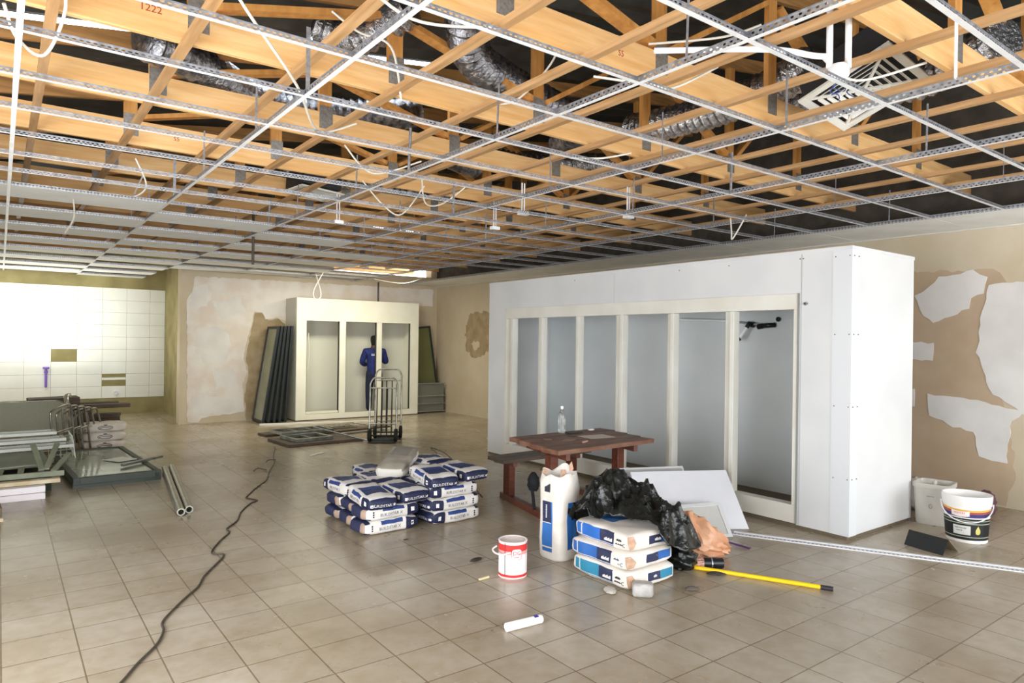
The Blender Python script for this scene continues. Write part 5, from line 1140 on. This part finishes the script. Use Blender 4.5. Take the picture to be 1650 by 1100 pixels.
cabs = [([(1.6, 4.0, 3.6), (1.75, 3.95, 3.5), (1.95, 3.9, 3.44), (2.0, 3.85, 3.1)], 'white cable dropping past the roof sheet gap at the upper left'),
 ([(0, 3.6, 3.0), (.05, 3.7, 2.9), (.15, 3.75, 2.87), (.22, 3.65, 3.05), (.2, 3.6, 3.2)], 'white cable loop hanging at the left edge runner'),
 ([(0, 3.0, 3.14), (.25, 3.05, 3.10), (.5, 3.0, 3.15)], 'white cable sagging between the battens at far left'),
 ([(.55, 2.9, 3.3), (.85, 3.2, 3.12), (1.25, 3.6, 2.95), (1.6, 4.2, 2.92), (1.9, 4.3, 3.05)], 'long white cable strung along below the upper left trusses'),
 ([(1.1, 2.7, 3.18), (1.5, 2.8, 3.08), (1.95, 2.75, 3.15)], 'white cable sagging under the front left truss'),
 ([(2.9, 3.4, 3.7), (2.95, 3.5, 3.5), (2.8, 3.7, 3.25), (2.6, 3.75, 3.19)], 'thin white cable curving before the dark foil duct'),
 ([(2.75, 2.9, 3.15), (2.9, 2.6, 3.05), (3.1, 2.6, 3.08), (3.5, 2.6, 3.3)], 'white cable looping up to the second runner bay'),
 ([(3.5, 2.3, 3.45), (3.4, 2.5, 3.42), (3.1, 2.8, 3.40)], 'stiff white cable lying across the front truss bottom'),
 ([(3.6, 2.0, 3.2), (3.9, 1.95, 3.12), (4.2, 1.7, 3.22)], 'white cable between the right hand battens near the conduit drop'),
 ([(3.2, 3.6, 2.9), (3.45, 3.55, 2.93), (3.7, 3.5, 3.0)], 'short white cable end lying on a cross tee in the middle'),
 ([(2.2, 5.2, 3.16), (2.5, 5.3, 3.0), (2.9, 5.2, 3.15)], 'white cable sagging in the middle left of the grid'),
 ([(2.9, 6.4, 3.2), (3.1, 6.3, 2.95), (3.3, 6.3, 2.9), (3.5, 6.2, 3.2)], 'white cable bunch hanging over the middle of the grid'),
 ([(3.3, 5.9, 3.2), (3.4, 6.0, 2.98), (3.6, 6.0, 3.0), (3.8, 5.8, 3.2)], 'second white cable in the bunch over the middle of the grid'),
 ([(.9, 6.5, 3.1), (1.0, 6.6, 2.9), (.95, 6.9, 2.86), (1.05, 7.1, 3.1)], 'dangling cable over the first white ceiling boards'),
 ([(.5, 7.2, 2.9), (.55, 7.6, 2.72), (.5, 7.9, 2.6)], 'loose grey cable hanging down from the boards at left'),
 ([(4.788, 12.2, 2.85), (4.66, 12.35, 2.5), (4.74, 12.45, 2.34), (4.86, 12.5, 2.45), (4.788, 12.6, 2.85)], 'cable loop hanging before the top of the small cold room'),
 ([(5.9, 4.2, 2.88), (5.85, 4.15, 2.72), (5.83, 4.12, 2.66), (5.95, 4.05, 2.9)], 'forked white cable end hanging over the big cold room'),
 ([(6.0, 12.6, 2.82), (6.3, 12.0, 2.72), (6.5, 11.6, 2.80), (6.3, 11.3, 2.84)], 'white cable sagging below the grid in the far corner')]
for P, lab in cabs:
    tag(MB().tube(smoothpath(P, 8), .0075, 7).build('power_cable', CABLE, smooth=1.2), lab, 'cable', None)
for q_, (x, y) in enumerate(((2.9, 7.0), (4.1, 5.3), (5.0, 4.75), (4.4, 6.2))):
    b = MB().bx(x-.05, x+.05, y-.03, y+.03, ZC+.01, ZC+.045); b.bx(x-.02, x-.01, y, y+.01, ZC+.045, 3.16); b.bx(x+.01, x+.02, y, y+.01, ZC+.045, 3.16)
    tag(b.build('light_connector', PIPEW), 'small white light connector on two wires in the grid, %s from the left' % ORD[(1, 2, 4, 3)[q_]], 'connector', 'white light connectors in the grid')
for o in list(COL.objects):
    if '_o' in o: del o['_o']
